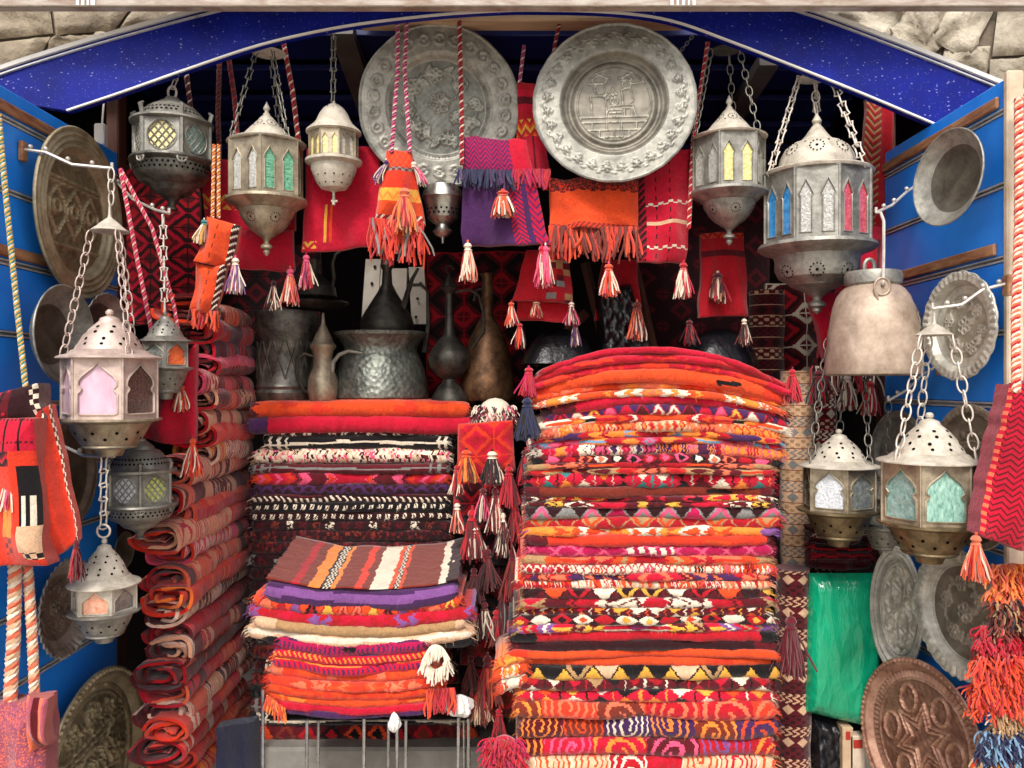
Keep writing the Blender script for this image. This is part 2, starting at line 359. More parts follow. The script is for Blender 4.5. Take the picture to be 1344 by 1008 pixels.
# ---- slat doors
ZT = 2.146; SP = .1745
def slat_door(side, label):
    X = XL if side < 0 else XR
    y0, y1 = (1.80 if side < 0 else YN), 2.62
    t = thing('slat_wall_door', label, 'slat wall', (X, y0, 0), 'open slat doors of the stall')
    o = side  # outward
    def bx(z0, z1, dx0, dx1, name, mat, ya=y0, yb=y1, e=.003):
        xs = sorted((X + o * dx0, X + o * dx1)); return MB().bbox((xs[0], ya, z0), (xs[1], yb, z1), e).build(name, mat, t)
    bx(.12, 2.23, .020, .034, 'backing_board', M['groove'])
    zs = [ZT - SP * k for k in range(12)]
    prev = 2.222
    for k, z in enumerate(zs):
        bx(z + .0075, prev, 0, .018, 'slat', M['blue'])
        bx(z - .0055, z + .0055, .010, .0195, 'aluminium_channel', M['alu'])
        bx(z + .0032, z + .0073, -.0025, .012, 'channel_lip', M['alu'], e=.0005); bx(z - .0073, z - .0032, -.0025, .012, 'channel_lip', M['alu'], e=.0005)
        prev = z - .0075
    bx(.13, prev, 0, .018, 'slat', M['blue'])
    for k, (a, b) in (((0, (y0 + .02, y1)), (2, (y0 + .03, y1))) if side > 0 else ((0, (y0, 2.36)), (2, (y0, 2.3)))):
        bx(zs[k] + .012, zs[k] + .040, -.010, -.0005, 'wood_batten', M['wood_batten'], a, b)
    # near edge moulding
    xs = sorted((X - o * .006, X + o * .034)); MB().bbox((xs[0], y0 - .02, .12), (xs[1], y0 - .001, 2.235), .004).build('edge_moulding', M['cream_edge'], t)
    return t
slat_door(-1, 'blue slat wall door on the left hung with trays and lanterns')
slat_door(1, 'blue slat wall door on the right hung with trays and a pail')
for x, d, lab in ((147, 2.64, 'dark brown wooden door post beside the left blue slat wall'), (1168, 2.66, 'brown wooden door post beside the right blue slat wall')):
    p = P(x, 504, d); tag(MB().bbox((p.x - .02, d, .1), (p.x + .02, d + .06, 2.45), .004).build('door_post', M['post_wood'], origin=(p.x, d, .1)), lab, 'post')
# ---- arched fascia
DF = 2.33
inner = [(88, 145), (160, 121), (245, 91), (345, 58), (450, 35), (560, 21), (640, 15), (700, 13.5), (800, 16), (880, 27), (960, 55), (1050, 90), (1130, 122), (1232, 165)]
outer = [(-70, 120), (0, 91), (90, 62), (180, 36), (277, 10), (400, -18), (540, -36), (672, -42), (810, -36), (950, -18), (1060, 12), (1150, 45), (1240, 80), (1344, 122), (1400, 146)]
def smooth_pl(pts, n):
    pts = [Vector((*p, 0)) for p in pts]; out = []
    for i in range(len(pts) - 1):
        p0, p1, p2, p3 = pts[max(i - 1, 0)], pts[i], pts[i + 1], pts[min(i + 2, len(pts) - 1)]
        for k in range(n):
            t = k / n; out.append(.5 * ((2 * p1) + (p2 - p0) * t + (2 * p0 - 5 * p1 + 4 * p2 - p3) * t * t + (3 * p1 - p0 - 3 * p2 + p3) * t ** 3))
    out.append(pts[-1]); return [(v.x, v.y) for v in out]
inn, out_ = smooth_pl(inner, 6), smooth_pl(outer, 6)
def resample(pl, n):
    a = np.array(pl); s = np.r_[0, np.cumsum(np.hypot(*np.diff(a, axis=0).T))]; q = np.linspace(0, s[-1], n)
    return list(zip(np.interp(q, s, a[:, 0]), np.interp(q, s, a[:, 1])))
ia, oa = resample(inn, 80), resample(out_, 80)
fa = thing('arched_fascia', 'dark blue speckled arch board with white edges across the stall top', 'fascia', P(672, 0, DF))
vs_ = []; fs_ = []
for (ax, ay), (bx_, by_) in zip(ia, oa):
    for dd in (0, .03):
        a = P(ax, ay, DF); b = P(bx_, by_, DF); a.y += dd; b.y += dd; vs_ += [a, b]
for i in range(79):
    k = i * 4; n = k + 4
    fs_ += [(k, n, n + 1, k + 1), (k + 2, k + 3, n + 3, n + 2), (k, k + 2, n + 2, n), (k + 1, n + 1, n + 3, k + 3)]
fs_ += [(0, 1, 3, 2), (79 * 4, 79 * 4 + 2, 79 * 4 + 3, 79 * 4 + 1)]
MB().add(vs_, fs_).build('arch_board', M['speckle'], fa, ang=30)
def strip(pl, w, d0, d1):
    m = MB(); pts = [P(x, y, DF) for x, y in pl]; v = []; f = []
    for i, p in enumerate(pts):
        tn = (pts[min(i + 1, len(pts) - 1)] - pts[max(i - 1, 0)]).normalized(); nr = Vector((-tn.z, 0, tn.x))
        for s_, dd in ((-1, d0), (1, d0), (1, d1), (-1, d1)): v.append(p + nr * w * s_ + Vector((0, dd, 0)))
    for i in range(len(pts) - 1):
        for j in range(4): f.append((i * 4 + j, i * 4 + (j + 1) % 4, i * 4 + 4 + (j + 1) % 4, i * 4 + 4 + j))
    return m.add(v, f)
strip(ia, .0024, -.004, .004).build('inner_trim', M['white_trim'], fa, ang=50)
strip(oa, .0055, -.010, .010).build('outer_trim', M['white_trim'], fa, ang=50)
o2 = [(x - (0 if 280 < x < 1060 else 0), y + 8) for x, y in oa]
strip(o2, .002, -.008, .006).build('outer_bead', M['alu'], fa, ang=50)
a, b = P(470, 30, 2.44), P(900, 30, 2.44)
tag(MB().bbox((a.x, 2.42, a.z), (b.x, 2.5, a.z + .12), .006).build('lintel', M['soffit'], origin=(0, 2.44, a.z)), 'pale wooden lintel behind the middle of the blue arch', 'lintel')
# ---- stone wall of the old building
rng = np.random.default_rng(3)
mid = [P((p[0] + q[0]) / 2, (p[1] + q[1]) / 2, 2.56) for p, q in zip(ia, oa)]
wv = [(-6, 2.56, 0), (mid[0].x, 2.56, 0), (mid[0].x, 2.56, 6), (-6, 2.56, 6), (mid[-1].x, 2.56, 0), (6, 2.56, 0), (6, 2.56, 6), (mid[-1].x, 2.56, 6)]; wf = [(0, 1, 2, 3), (4, 5, 6, 7)]
for k in range(len(mid) - 1):
    n0 = len(wv); wv += [mid[k], mid[k + 1], (mid[k + 1].x, 2.56, 6), (mid[k].x, 2.56, 6), (mid[k].x, 2.64, mid[k].z), (mid[k + 1].x, 2.64, mid[k + 1].z)]; wf += [(n0, n0 + 1, n0 + 2, n0 + 3), (n0, n0 + 4, n0 + 5, n0 + 1)]
sw = structure(MB().add(wv, wf).build('stone_wall', M['mortar'], smooth=False))
ORG[sw.name] = Vector()
def stone(poly, d, th, mat, seed):
    """a dressed stone: px outline (4 corners TL,TR,BR,BL), domed rough face"""
    r = np.random.default_rng(seed); n = 14
    c = [np.array(P(x, y, d)) for x, y in poly]; u = np.linspace(0, 1, n + 1); U, V = np.meshgrid(u, u)
    B = ((1 - U) * (1 - V))[..., None] * c[0] + (U * (1 - V))[..., None] * c[1] + (U * V)[..., None] * c[2] + ((1 - U) * V)[..., None] * c[3]
    e = np.minimum(np.minimum(U, 1 - U), np.minimum(V, 1 - V)); dome = np.clip(e / .07, 0, 1) ** .6
    ph = r.uniform(0, 6, 6); rough = (np.sin(U * 7 + ph[0] + 2 * np.sin(V * 5 + ph[1])) + np.sin(V * 9 + ph[2] + 1.5 * np.sin(U * 8 + ph[3]))) * .0055 + r.normal(0, .0012, U.shape)
    B[..., 1] += -th * dome + rough * dome + .0
    J = r.normal(0, .003, U.shape); B[..., 0] += J * dome; B[..., 2] += r.normal(0, .003, U.shape) * dome
    return grid_mesh('stone', B, np.ones((n, n, 3)), mat, sw)
K = 2.55
right = [[(1040, -90), (1135, -60), (1075, 40), (985, 10)], [(1138, -55), (1205, -30), (1128, 35), (1080, 28)], [(1080, -2), (1190, 10), (1158, 62), (1060, 20)],
         [(1160, 38), (1194, 12), (1238, 60), (1200, 92)], [(1210, -40), (1262, -10), (1212, 66), (1190, 5)], [(1264, -30), (1312, 0), (1270, 80), (1222, 52)],
         [(1240, 64), (1300, 60), (1292, 116), (1230, 108)], [(1315, -30), (1400, -10), (1390, 70), (1302, 74)], [(1300, 78), (1400, 74), (1400, 150), (1296, 128)],
         [(1290, 128), (1420, 152), (1420, 260), (1290, 250)], [(1290, 254), (1420, 264), (1420, 380), (1290, 372)], [(1290, 376), (1420, 384), (1420, 500), (1290, 492)]]
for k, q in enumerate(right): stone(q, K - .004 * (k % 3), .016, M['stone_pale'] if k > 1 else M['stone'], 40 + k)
left = [[(-80, -40), (60, -30), (70, 44), (-80, 60)], [(64, -30), (200, -30), (150, 40), (74, 46)], [(-80, 64), (66, 48), (30, 120), (-80, 140)], [(155, 40), (205, -30), (300, -40), (290, 30)], [(70, 49), (150, 43), (150, 90), (40, 110)],
        [(-80, 144), (28, 124), (60, 230), (-80, 240)]]
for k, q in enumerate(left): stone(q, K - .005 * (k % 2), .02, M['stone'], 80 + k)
# ---- weathered sign board whose lower edge crosses the top of the view
sg = thing('sign_board', 'weathered brown and white sign board above the blue arch', 'sign', P(672, -40, 2.22))
a, b = P(-150, 9.5, 2.22), P(1500, -90, 2.22)
MB().bbox((a.x, 2.22, a.z), (b.x, 2.25, b.z), .004).build('board', M['sign'], sg)
MB().bbox((a.x, 2.214, a.z - .001), (b.x, 2.2195, a.z + .004), .001).build('edge_strip', M['mortar'], sg)
for k, (x0, x1) in enumerate(((100, 104), (107, 111), (114, 117), (119, 125), (1225 - 345, 884), (888, 891), (895, 899), (903, 905), (909, 913))):
    p, q = P(x0, 7.5, 2.218), P(x1, -14, 2.218); MB().bbox((p.x, 2.2165, p.z), (q.x, 2.2205, q.z), .0004).build('letter_stroke', M['sign_white'], sg)
# ================================================================ textile builders
CL = dict(RD='#a91220', CR='#b90f2d', MR='#580d18', DM='#2a090f', OR='#d4461c', LO='#ea8232', YE='#d89f3c', WH='#dccdb8', BK='#100a0d', PU='#43204f', NV='#1a1e44', PK='#da4f74', TN='#a8835a',
          TE='#2c7878', BR='#74281a', GY='#7f7d7a', MG='#a80f46', BG='#d2aa88', RO='#d0341c', LB='#6f93b0', VI='#7a4a86', SA='#d9694a', DP='#a4505c', DV='#86465e')
CL = {k: lin(v) for k, v in CL.items()}
def pal(s): return [CL[k] for k in s.split()]
def pattern(style, nu, nv, cols, rng):
    c = np.array(cols); n = len(c)
    x = np.arange(nu) + .5 - nu / 2; v = (np.arange(nv) + .5) / nv; X, V = np.meshgrid(x, v)
    sc = max(nu / 160., .5); X = X / sc; nu0 = nu; nu = nu / sc
    X = X + noise1(rng, nu0, max(int(nu) // 14, 3), .7)[None, :]
    V = np.clip(V + noise1(rng, nu0, max(int(nu) // 20, 3), .06)[None, :], 0, .999)
    A = np.abs(X - rng.uniform(-6, 6)); idx = np.zeros(X.shape, int)
    p = rng.uniform(10, 17); k = np.floor(A / p).astype(int); t = A / p - k
    cyc = lambda q: 1 + (q * rng.integers(1, 3) + 0) % (n - 1) if n > 1 else 0 * q
    if style == 'solid':
        if n > 1: idx[(A > nu * rng.uniform(.38, .46))] = 1
        if n > 2: idx[(V > .4) & (V < .62) & (np.abs(X - nu * .28) < nu * .05)] = 2
    elif style == 'bands':
        edges = np.cumsum(rng.uniform(5, 19, 60)); tz = np.abs(((V * rng.choice([1., 1., 2.])) % 1) - .5) * 2; step = np.round(tz * 3) * rng.choice([-1.6, 1.6, 1.1])
        k = np.searchsorted(edges, A + step); ch = rng.integers(0, n, 90); mt = rng.integers(0, 7, 90); ch2 = (ch + 1 + rng.integers(0, max(n - 1, 1), 90)) % n; idx = ch[k]
        lo = np.r_[0, edges][np.clip(k, 0, 60)]; hi = np.r_[edges, edges[-1] + 9][np.clip(k, 0, 60)]; tt = np.clip((A + step - lo) / (hi - lo), 0, 1); a_ = np.abs(tt - .5) * 2; b_ = np.abs(V - .5) * 2; kind = mt[k]
        mk = ((kind == 1) & (a_ + b_ < .8)) | ((kind == 2) & (a_ < b_) & (a_ < .8)) | ((kind == 3) & (b_ < .25)) | ((kind == 4) & (a_ < .25)) | ((kind == 5) & (np.abs(a_ + b_ - .9) < .16)); idx = np.where(mk, ch2[k], idx)
    elif style == 'tri':
        inv = rng.random() < .5; W = V if inv else 1 - V; W = np.clip(W * 1.15, 0, 1)
        idx = np.where(np.abs(t - .5) * 2 < W, cyc(k), 0); idx = np.where(np.abs(np.abs(t - .5) * 2 - W) < .08, (n - 1 if k.max() % 2 else 0), idx); idx = np.where((np.abs(t - .5) * 2 < W - .45) & (k % 2 == 0), n - 1, idx)
    elif style == 'dia':
        q = np.abs(t - .5) * 2 + np.abs(V - .5) * 1.9; q = q if rng.random() < .5 else np.round(q * 5) / 5
        idx = np.where(q < 1, cyc(k), 0); idx = np.where(q < .45, (k + 2) % n, idx)
    elif style == 'hour':
        a, b = np.abs(t - .5) * 2, np.abs(V - .5) * 2
        idx = np.where(a < b, cyc(k), 0); idx = np.where((a < b) & (V > .5), 1 + (k + 1) % (n - 1), idx); idx = np.where((a > .86) & (k % 2 == 0) & (b < .7), 1 + (k // 2) % (n - 1), idx)
    elif style == 'dots':
        t = (A / 7.) % 1; idx = np.where((t > .3) & (t < .74) & (V > .32) & (V < .66), 1, 0); idx = np.where(np.abs(t - .52 + (V - .5) * .8) < .07, 0, idx)
    elif style == 'dash':
        idx = np.where(((X + V * 7) % 5 < 2) & (V > .3) & (V < .66), 1, 0); idx = np.where((V > .8) & (V < .9), min(2, n - 1), idx)
    elif style == 'line':
        idx = np.where((V > .42) & (V < .56), 1, 0); idx = np.where(((A / 7) % 1 < .4) & (A > nu * .4), 1, idx)
    elif style == 'scroll':
        w = .5 + .28 * np.sin(A * .38); idx = np.where(np.abs(V - w) < .13, 1, 0); idx = np.where((np.abs(V - (1 - w)) < .06), min(2, n - 1), idx)
    elif style == 'lattice':
        w = .5 + .38 * np.sin(A * .2); idx = np.where((np.abs(V - w) < .09) | (np.abs(V - 1 + w) < .09), 1, 0); idx = np.where((np.abs(X) < nu * .1) & (np.abs(V - .5) < .2) & ((X % 7) < 4), n - 1, idx)
    elif style == 'floral':
        r2 = np.random.default_rng(int(rng.integers(1e6))); g = r2.integers(0, n, (nv // 2 + 2, nu0 // 3 + 2)); idx = g[(np.arange(nv) // 2)[:, None], ((np.arange(nu0)) // 3)[None, :]]
        idx = np.where(r2.random(idx.shape) < .18, 0, idx)
    elif style == 'letters':
        r2 = np.random.default_rng(int(rng.integers(1e6))); g = r2.random((nv, nu0 // 2 + 1)) < .55; kk = np.floor(A / 11).astype(int); tt = (A / 11) % 1
        idx = np.where((tt > .2) & (tt < .8) & (V > .25) & (V < .8) & (g[np.arange(nv)[:, None], (np.arange(nu0) // 2)[None, :]]), 1 + kk % (n - 1), 0)
    elif style == 'swirl':
        p2 = nu / rng.integers(5, 8); kk = np.floor((X + nu) / p2).astype(int); tt = (X + nu) / p2 - kk - .5; ph = rng.uniform(0, 6, 40)[kk % 40]; sg = np.where(kk % 2 == 0, 1, -1)
        rr = np.hypot(tt * 2.2, V - .5 + .2 * np.sin(ph)); an = np.arctan2(V - .5, tt); f = rr * 2.6 + sg * an / 6.28 * 1.0 + .5 * np.sin(ph + 4 * tt)
        ln = np.abs((f % 1) - .5) > .33; base = rng.integers(0, max(2, n // 2), 60)[kk % 60]; lc = rng.integers(n // 2, n, 60)[kk % 60]
        idx = np.where(ln, lc, base); idx = np.where(np.abs(tt) > .485, 0, idx)
    elif style == 'stripe':
        e = np.cumsum(np.r_[0, rng.uniform(.5, 1.5, n)]); e /= e[-1]; idx = np.clip(np.searchsorted(e, V) - 1, 0, n - 1)
    elif style == 'mix':
        out = np.zeros(X.shape + (3,)); sts = ['tri', 'dia', 'hour', 'bands', 'swirl', 'lattice']
        cut = np.linspace(0, nu0, rng.integers(4, 7)).astype(int); half = {}
        for q in range(len(cut) - 1):
            w = cut[q + 1] - cut[q]; s_ = sts[rng.integers(len(sts))]; cc = [cols[i] for i in rng.permutation(n)]
            if w > 3: out[:, cut[q]:cut[q + 1]] = pattern(s_, w, nv, cc, rng)
        return out
    return c[np.clip(idx, 0, n - 1)] * rng.uniform(.9, 1.08)
def rug(name, label, group, x0, x1, yf, D, zb, zt, style, colors, seed, lips=1, zc=None, axis='x', jit=.006, cat='folded rug', nuf=400, ends=None, top=None, tilt=0, mat='wool', tops=(0,0)):
    """one folded rug of a pile; axis 'x': its folded edge faces -Y; axis 'y': x0,x1 run along Y and the fold faces +X at X=yf"""
    r = np.random.default_rng(seed); W = x1 - x0; h = zt - zb; nu = max(24, int(nuf * W)); na = 12 if lips == 1 else 8
    cols = pal(colors) if isinstance(colors, str) else colors
    prof = [(D, 0), (D * .5, 0)]; fr = []
    for i in range(lips):
        rz = h / lips / 2 * .97; ry = rz * r.uniform(.9, 1.3); off = r.uniform(-.008, .008) if lips > 1 else 0
        for k in range(na):
            a = R(-82 + 164 * k / (na - 1)); prof.append((off + ry * (1 - math.cos(a)), (i + .5) * h / lips + rz * math.sin(a))); fr.append(i)
    ntop = 2 if top is None else 26
    for k in range(1, ntop + 1): prof.append((D * k / ntop * (1 if top else 1), h + tilt * k / ntop))
    prof = np.array(prof); m = len(prof); u = np.linspace(0, 1, nu + 1)
    Vx = np.zeros((m, nu + 1, 3)); jl = [noise1(r, nu + 1, 7, jit) for _ in range(lips)]; jz = noise1(r, nu + 1, 6, min(h * .035, .002)); jt = noise1(r, nu + 1, 8, min(h * .04, .002))
    endt = 1 - np.exp(-np.minimum(u, 1 - u) * W / .008)            # rounded ends
    for j in range(m):
        y, z = prof[j]; fz = z / h if h else 0
        yy = np.full(nu + 1, y)
        if 2 <= j < 2 + na * lips: yy = yy + jl[fr[j - 2]] + (1 - endt) * .012
        zz = z + jz * (1 - fz) + jt * fz
        zz = h / 2 + (zz - h / 2) * (.55 + .45 * endt) if z <= h + 1e-6 else zz
        if zc is not None: zz = zz + zc(u)
        Vx[j, :, 0] = x0 + u * W + (r.normal(0, .002) if 1 < j else 0); Vx[j, :, 1] = yf + yy; Vx[j, :, 2] = zb + zz
    Vx[2:2 + na * lips, :, 1] += r.normal(0, .0007, Vx[2:2 + na * lips, :, 1].shape) + (noise1(r, nu + 1, nu // 6, .0012))[None, :]; Vx[2:2 + na * lips, :, 2] += (noise1(r, nu + 1, nu // 9, .0008))[None, :]
    if axis == 'y':
        Q = Vx.copy(); Vx[..., 0] = yf - (Q[..., 1] - yf); Vx[..., 1] = Q[..., 0]
    Vx = np.concatenate([Vx, Vx[:1]], 0)
    if lips == 1 or style == 'stripe': pc = pattern(style, nu, na * lips - 1, cols, r)
    else:
        alt = {'tri': 'hour', 'hour': 'tri', 'dia': 'bands', 'bands': 'bands', 'mix': 'bands', 'lattice': 'bands', 'dash': 'dash', 'line': 'line'}; pc = np.zeros((na * lips - 1, nu, 3)); c2 = list(cols)
        for i in range(lips): pc[i * na:(i + 1) * na] = pattern(style if i == 0 else alt.get(style, style), nu, na, c2, r)[:pc[i * na:(i + 1) * na].shape[0]]; c2 = [c2[0]] + c2[2:] + c2[1:2] if len(c2) > 2 else c2
    C = np.zeros((m, nu, 3)); C[0] = C[1] = pc[0]
    C[2:2 + na * lips - 1] = pc
    if top is not None:
        tc = top(nu, ntop); C[2 + na * lips - 1:2 + na * lips - 1 + ntop] = tc
    else: C[2 + na * lips - 1:m - 1] = pc[-1]
    C[m - 1] = pc[0]
    # rolled layers at both ends
    ex = []
    ec = [cols[0], cols[-1], cols[len(cols) // 2]] if ends is None else ends
    for side in (0, -1):
        ring = Vx[:m, side]; cen = ring[2:2 + na * lips].mean(0); ax = (Vx[m // 2, 1 if side == 0 else -2] - Vx[m // 2, side]); ax = ax / (np.linalg.norm(ax) + 1e-9)
        rings = [ring]; 
        for q, s_ in enumerate((.8, .6, .4, .2)): 
            cc = ring.mean(0) * .5 + cen * .5; nr = ring * 1.; nr[:] = ring; zmid = ring[:, 2].mean()
            nr = ring * s_ + (cen * .6 + ring.mean(0) * .4) * (1 - s_) if q else ring + ax * .004 * 0 + (cen * .3 + ring.mean(0) * .7 - ring) * .2
            nr = nr + ax * (.008 if q % 2 == 0 else .002); rings.append(nr)
        for q in range(len(rings) - 1):
            vs_ = list(rings[q]) + list(rings[q + 1]); ex.append((vs_, [(i, (i + 1) % m, m + (i + 1) % m, m + i) for i in range(m)], ec[q % len(ec)]))
        ex.append((list(rings[-1]), [tuple(range(m))], ec[0]))
    if axis == 'x':           # loose wool fibres on the fold and at both ends
        nf = int(W * 420)
        for _ in range(nf):
            j = int(r.integers(2, 1 + na * lips)); i = int(r.integers(1, nu)); b_ = Vx[j, i]; L_ = r.uniform(.003, .009); tip = b_ + np.array([r.normal(0, .005), -L_ * .6, r.normal(-.001, .005)]); ex.append(([b_ - [.0006, 0, .0002], b_ + [.0006, 0, .0002], tip], [(0, 1, 2)], C[min(j, m - 1), min(i, nu - 1)] * 1.05))
        for _ in range(34):
            sd_ = int(r.integers(0, 2)); i = int(r.integers(0, 5)) if sd_ == 0 else nu - int(r.integers(0, 5)); j = int(r.integers(2, 2 + na * lips)); b_ = Vx[j, i]; q = -1 if sd_ == 0 else 1; L_ = r.uniform(.006, .022); t1 = b_ + np.array([q * L_ * .7, -.004, -L_ * .3]); t2 = t1 + np.array([q * L_ * .2, -.002, -L_ * .8])
            ex.append(([b_ - [0, 0, .0009], b_ + [0, 0, .0009], t1 + [0, 0, .0008], t1 - [0, 0, .0008], t2], [(0, 1, 2, 3), (3, 2, 4)], C[min(j, m - 1), min(i, nu - 1)] * .95))
    org = (x0 + W / 2, yf, zb) if axis == 'x' else (yf, x0 + W / 2, zb)
    o = grid_mesh(name, Vx, C, M[mat], None, ex, origin=org, ang=None)
    tag(o, label, cat, group); return o
# ---- strands
def strand(m, p, d0, length, r, col, rg, curl=.12, seg=5, sides=4, sag=.5):
    pts = []; d = Vector(d0).normalized(); q = Vector(p); st = length / seg
    for k in range(seg + 1):
        pts.append(q.copy()); d = (d + Vector((rg.gauss(0, curl), rg.gauss(0, curl), -sag))).normalized(); q = q + d * st
    m.tube(pts, [r] * seg + [r * .7], sides, col)
def tassel(parent, px, py, d, length, width, colors, seed=0, n=16, head=True, tilt=(0, 0)):
    """px: photo size of the tassel, length and width in photo pixels"""
    rg = random.Random(seed * 31 + int(px)); s = d / F; p = P(px, py, d); L_ = length * s; w = width * s; m = MB(); cs = pal(colors)
    hl = L_ * .2
    if head:
        m.lathe([(0, 0), (w * .13, -hl * .15), (w * .2, -hl * .5), (w * .13, -hl * .8), (w * .2, -hl * 1.05), (0, -hl * 1.1)], 8, p, col=cs[0])
        m.tube([p + Vector((0, 0, L_ * .06)), p], w * .05, 5, cs[-1])
    for k in range(int(n * 2.6)):
        a = k * 2.4; q = p + Vector((math.cos(a), math.sin(a), 0)) * w * .12 + Vector((0, 0, -hl * .9)); sp = (w * .5) / L_ * rg.uniform(.3, 1.15)
        strand(m, q, (math.cos(a) * sp + tilt[0], math.sin(a) * sp + tilt[1], -1), L_ * rg.uniform(.68, .86), w * .036, rg.choice(cs), rg, .12, sag=.2)
    return m.build('tassel', M['yarn'], parent)
def fringe(parent, a, b, d, length, colors, n, seed=0, r=.0028, lean=0, curl=.2, name='fringe'):
    rg = random.Random(seed); A, B = P(*a, d), P(*b, d); m = MB(); cs = pal(colors); L_ = length * d / F
    for k in range(n):
        t = (k + rg.random()) / n; strand(m, A.lerp(B, t) + Vector((0, rg.uniform(-.006, .003), 0)), (lean + rg.gauss(0, .12), rg.gauss(-.1, .15), -1), L_ * rg.uniform(.7, 1.1), r, rg.choice(cs), rg, curl, sag=.25)
    return stuff(m.build(name, M['yarn'], parent))
def rope(parent, pts, r, colors, pitch=.03, name='braided_cord', strands=5, mat='yarn', origin=None):
    pitch *= .7; r *= 1.2; pts = [Vector(p) for p in pts]; seg = [(pts[i + 1] - pts[i]).length for i in range(len(pts) - 1)]; tot = sum(seg); n = max(12, int(tot / pitch * 7)); m = MB(); cs = pal(colors)
    cum = [0]
    for s_ in seg: cum.append(cum[-1] + s_)
    def at(s_):
        for i in range(len(seg)):
            if s_ <= cum[i + 1] or i == len(seg) - 1: return pts[i].lerp(pts[i + 1], (s_ - cum[i]) / max(seg[i], 1e-6)), (pts[i + 1] - pts[i]).normalized()
    for k in range(strands):
        out = []
        for j in range(n + 1):
            s_ = tot * j / n; p, t = at(s_); u = t.orthogonal().normalized(); u = (Vector((0, -1, 0)) - t * t.dot(Vector((0, -1, 0)))).normalized() if abs(t.y) < .95 else u; w = t.cross(u)
            a = 2 * math.pi * (s_ / pitch + k / strands); out.append(p + (u * math.cos(a) + w * math.sin(a)) * r * .55)
        m.tube(out, r * (.62 if strands == 3 else .48), 5, cs[k % len(cs) if k < 3 else (0, 2)[k - 3]] if strands == 5 else cs[k % len(cs)])
    return m.build(name, M[mat], parent, origin=origin)
def paint(nv, nu, regions, rng):
    C = np.zeros((nv, nu, 3)); I, J = np.meshgrid(np.arange(nu), np.arange(nv)); U = (I + .5) / nu; V = (J + .5) / nv
    for u0, u1, v0, v1, st, cs in regions:
        c = np.array(pal(cs)); n = len(c); mk = (U >= u0) & (U < u1) & (V >= v0) & (V < v1)
        if st == 's': q = 0 * I
        elif st == 'h': z = np.abs((I % 12) - 6); q = ((J + z) // 2) % n
        elif st == 'vs': q = (np.floor((U - u0) / (u1 - u0) * n)).astype(int) % n
        elif st == 'hs': q = (np.floor((V - v0) / (v1 - v0) * n)).astype(int) % n
        elif st == 'p': q = np.where((I % 14 < 2), 1, np.where((J % 18 < 2) & ((I // 2) % 2 == 0), n - 1, 0))
        elif st == 'z': z = np.abs((I % 10) - 5); q = ((J + z) // 3) % n
        elif st == 'd': q = ((I + J) // 2) % n
        elif st == 'c': q = ((I // 4) + (J // 4)) % n
        elif st == 'r': e_ = np.abs(I % 30 - 15) / 15. + np.abs(J % 26 - 13) / 13.; q = (np.floor(e_ * 3.2)).astype(int) % n; q = np.where((J % 26 == 0) | (I % 30 == 0), n - 1, q)
        elif st == 'n': q = rng.integers(0, n, I.shape)
        elif st == 'k': q = rng.integers(0, n, (nv // 5 + 1, nu // 7 + 1))[J // 5, I // 7]
        C[mk] = c[np.clip(q, 0, n - 1)][mk]
    return C * rng.uniform(.93, 1.05, C.shape[:2])[..., None]
def panel(parent, corners, d, regions, th=.02, seed=0, name='woven_panel', wave=.010, bulge=.016, den=.62, sagb=0, mat='wool', origin=None):
    """hanging cloth: corners TL,TR,BR,BL in photo pixels at depth d (number or 4 numbers)"""
    r = np.random.default_rng(seed); ds = d if isinstance(d, (list, tuple)) else [d] * 4
    c = [np.array(P(x, y, q)) for (x, y), q in zip(corners, ds)]
    wpx = max(abs(corners[1][0] - corners[0][0]), abs(corners[2][0] - corners[3][0])); hpx = max(abs(corners[3][1] - corners[0][1]), abs(corners[2][1] - corners[1][1]))
    nu, nv = max(10, int(wpx * den)), max(10, int(hpx * den)); U, V = np.meshgrid(np.linspace(0, 1, nu + 1), np.linspace(0, 1, nv + 1))
    B = ((1 - U) * (1 - V))[..., None] * c[0] + (U * (1 - V))[..., None] * c[1] + (U * V)[..., None] * c[2] + ((1 - U) * V)[..., None] * c[3]
    ph = r.uniform(0, 6, 4); w = wave * (np.sin(U * 5 + ph[0] + V * 2) + .6 * np.sin(U * 11 + ph[1] - V * 3)) * (.3 + V) + wave * .5 * np.sin(V * 6 + ph[2])
    edge = np.minimum(np.minimum(U, 1 - U), np.minimum(V, 1 - V)); bl = bulge * np.clip(edge / .25, 0, 1) ** .6
    B[..., 1] += w - bl; B[..., 2] -= sagb * np.sin(np.pi * U) * V
    B[..., 0] += noise1(r, nv + 1, max(nv // 10, 3), .0022)[:, None] * (.3 + np.abs(U - .5)); B[..., 2] += noise1(r, nu + 1, max(nu // 10, 3), .0024)[None, :]; B[..., 1] -= .012 * np.clip((V - .8) / .2, 0, 1) ** 2 * np.sin(U * 4 + ph[3])
    C = paint(nv, nu, regions, r); K_ = B.copy(); K_[..., 1] += th + bl * 1.2
    bc = C.mean((0, 1)); nB = [(list(K_.reshape(-1, 3)), [((j) * (nu + 1) + i, (j + 1) * (nu + 1) + i, (j + 1) * (nu + 1) + i + 1, j * (nu + 1) + i + 1) for j in range(nv) for i in range(nu)], bc)]
    def rim(A_, B_): n = len(A_); nB.append((list(A_) + list(B_), [(i, i + 1, n + i + 1, n + i) for i in range(n - 1)], C.mean((0, 1)) * .9))
    rim(B[0], K_[0]); rim(K_[-1], B[-1]); rim(B[:, -1], K_[:, -1]); rim(K_[:, 0], B[:, 0])
    return grid_mesh(name, B, C, M[mat], parent, nB, origin=origin)

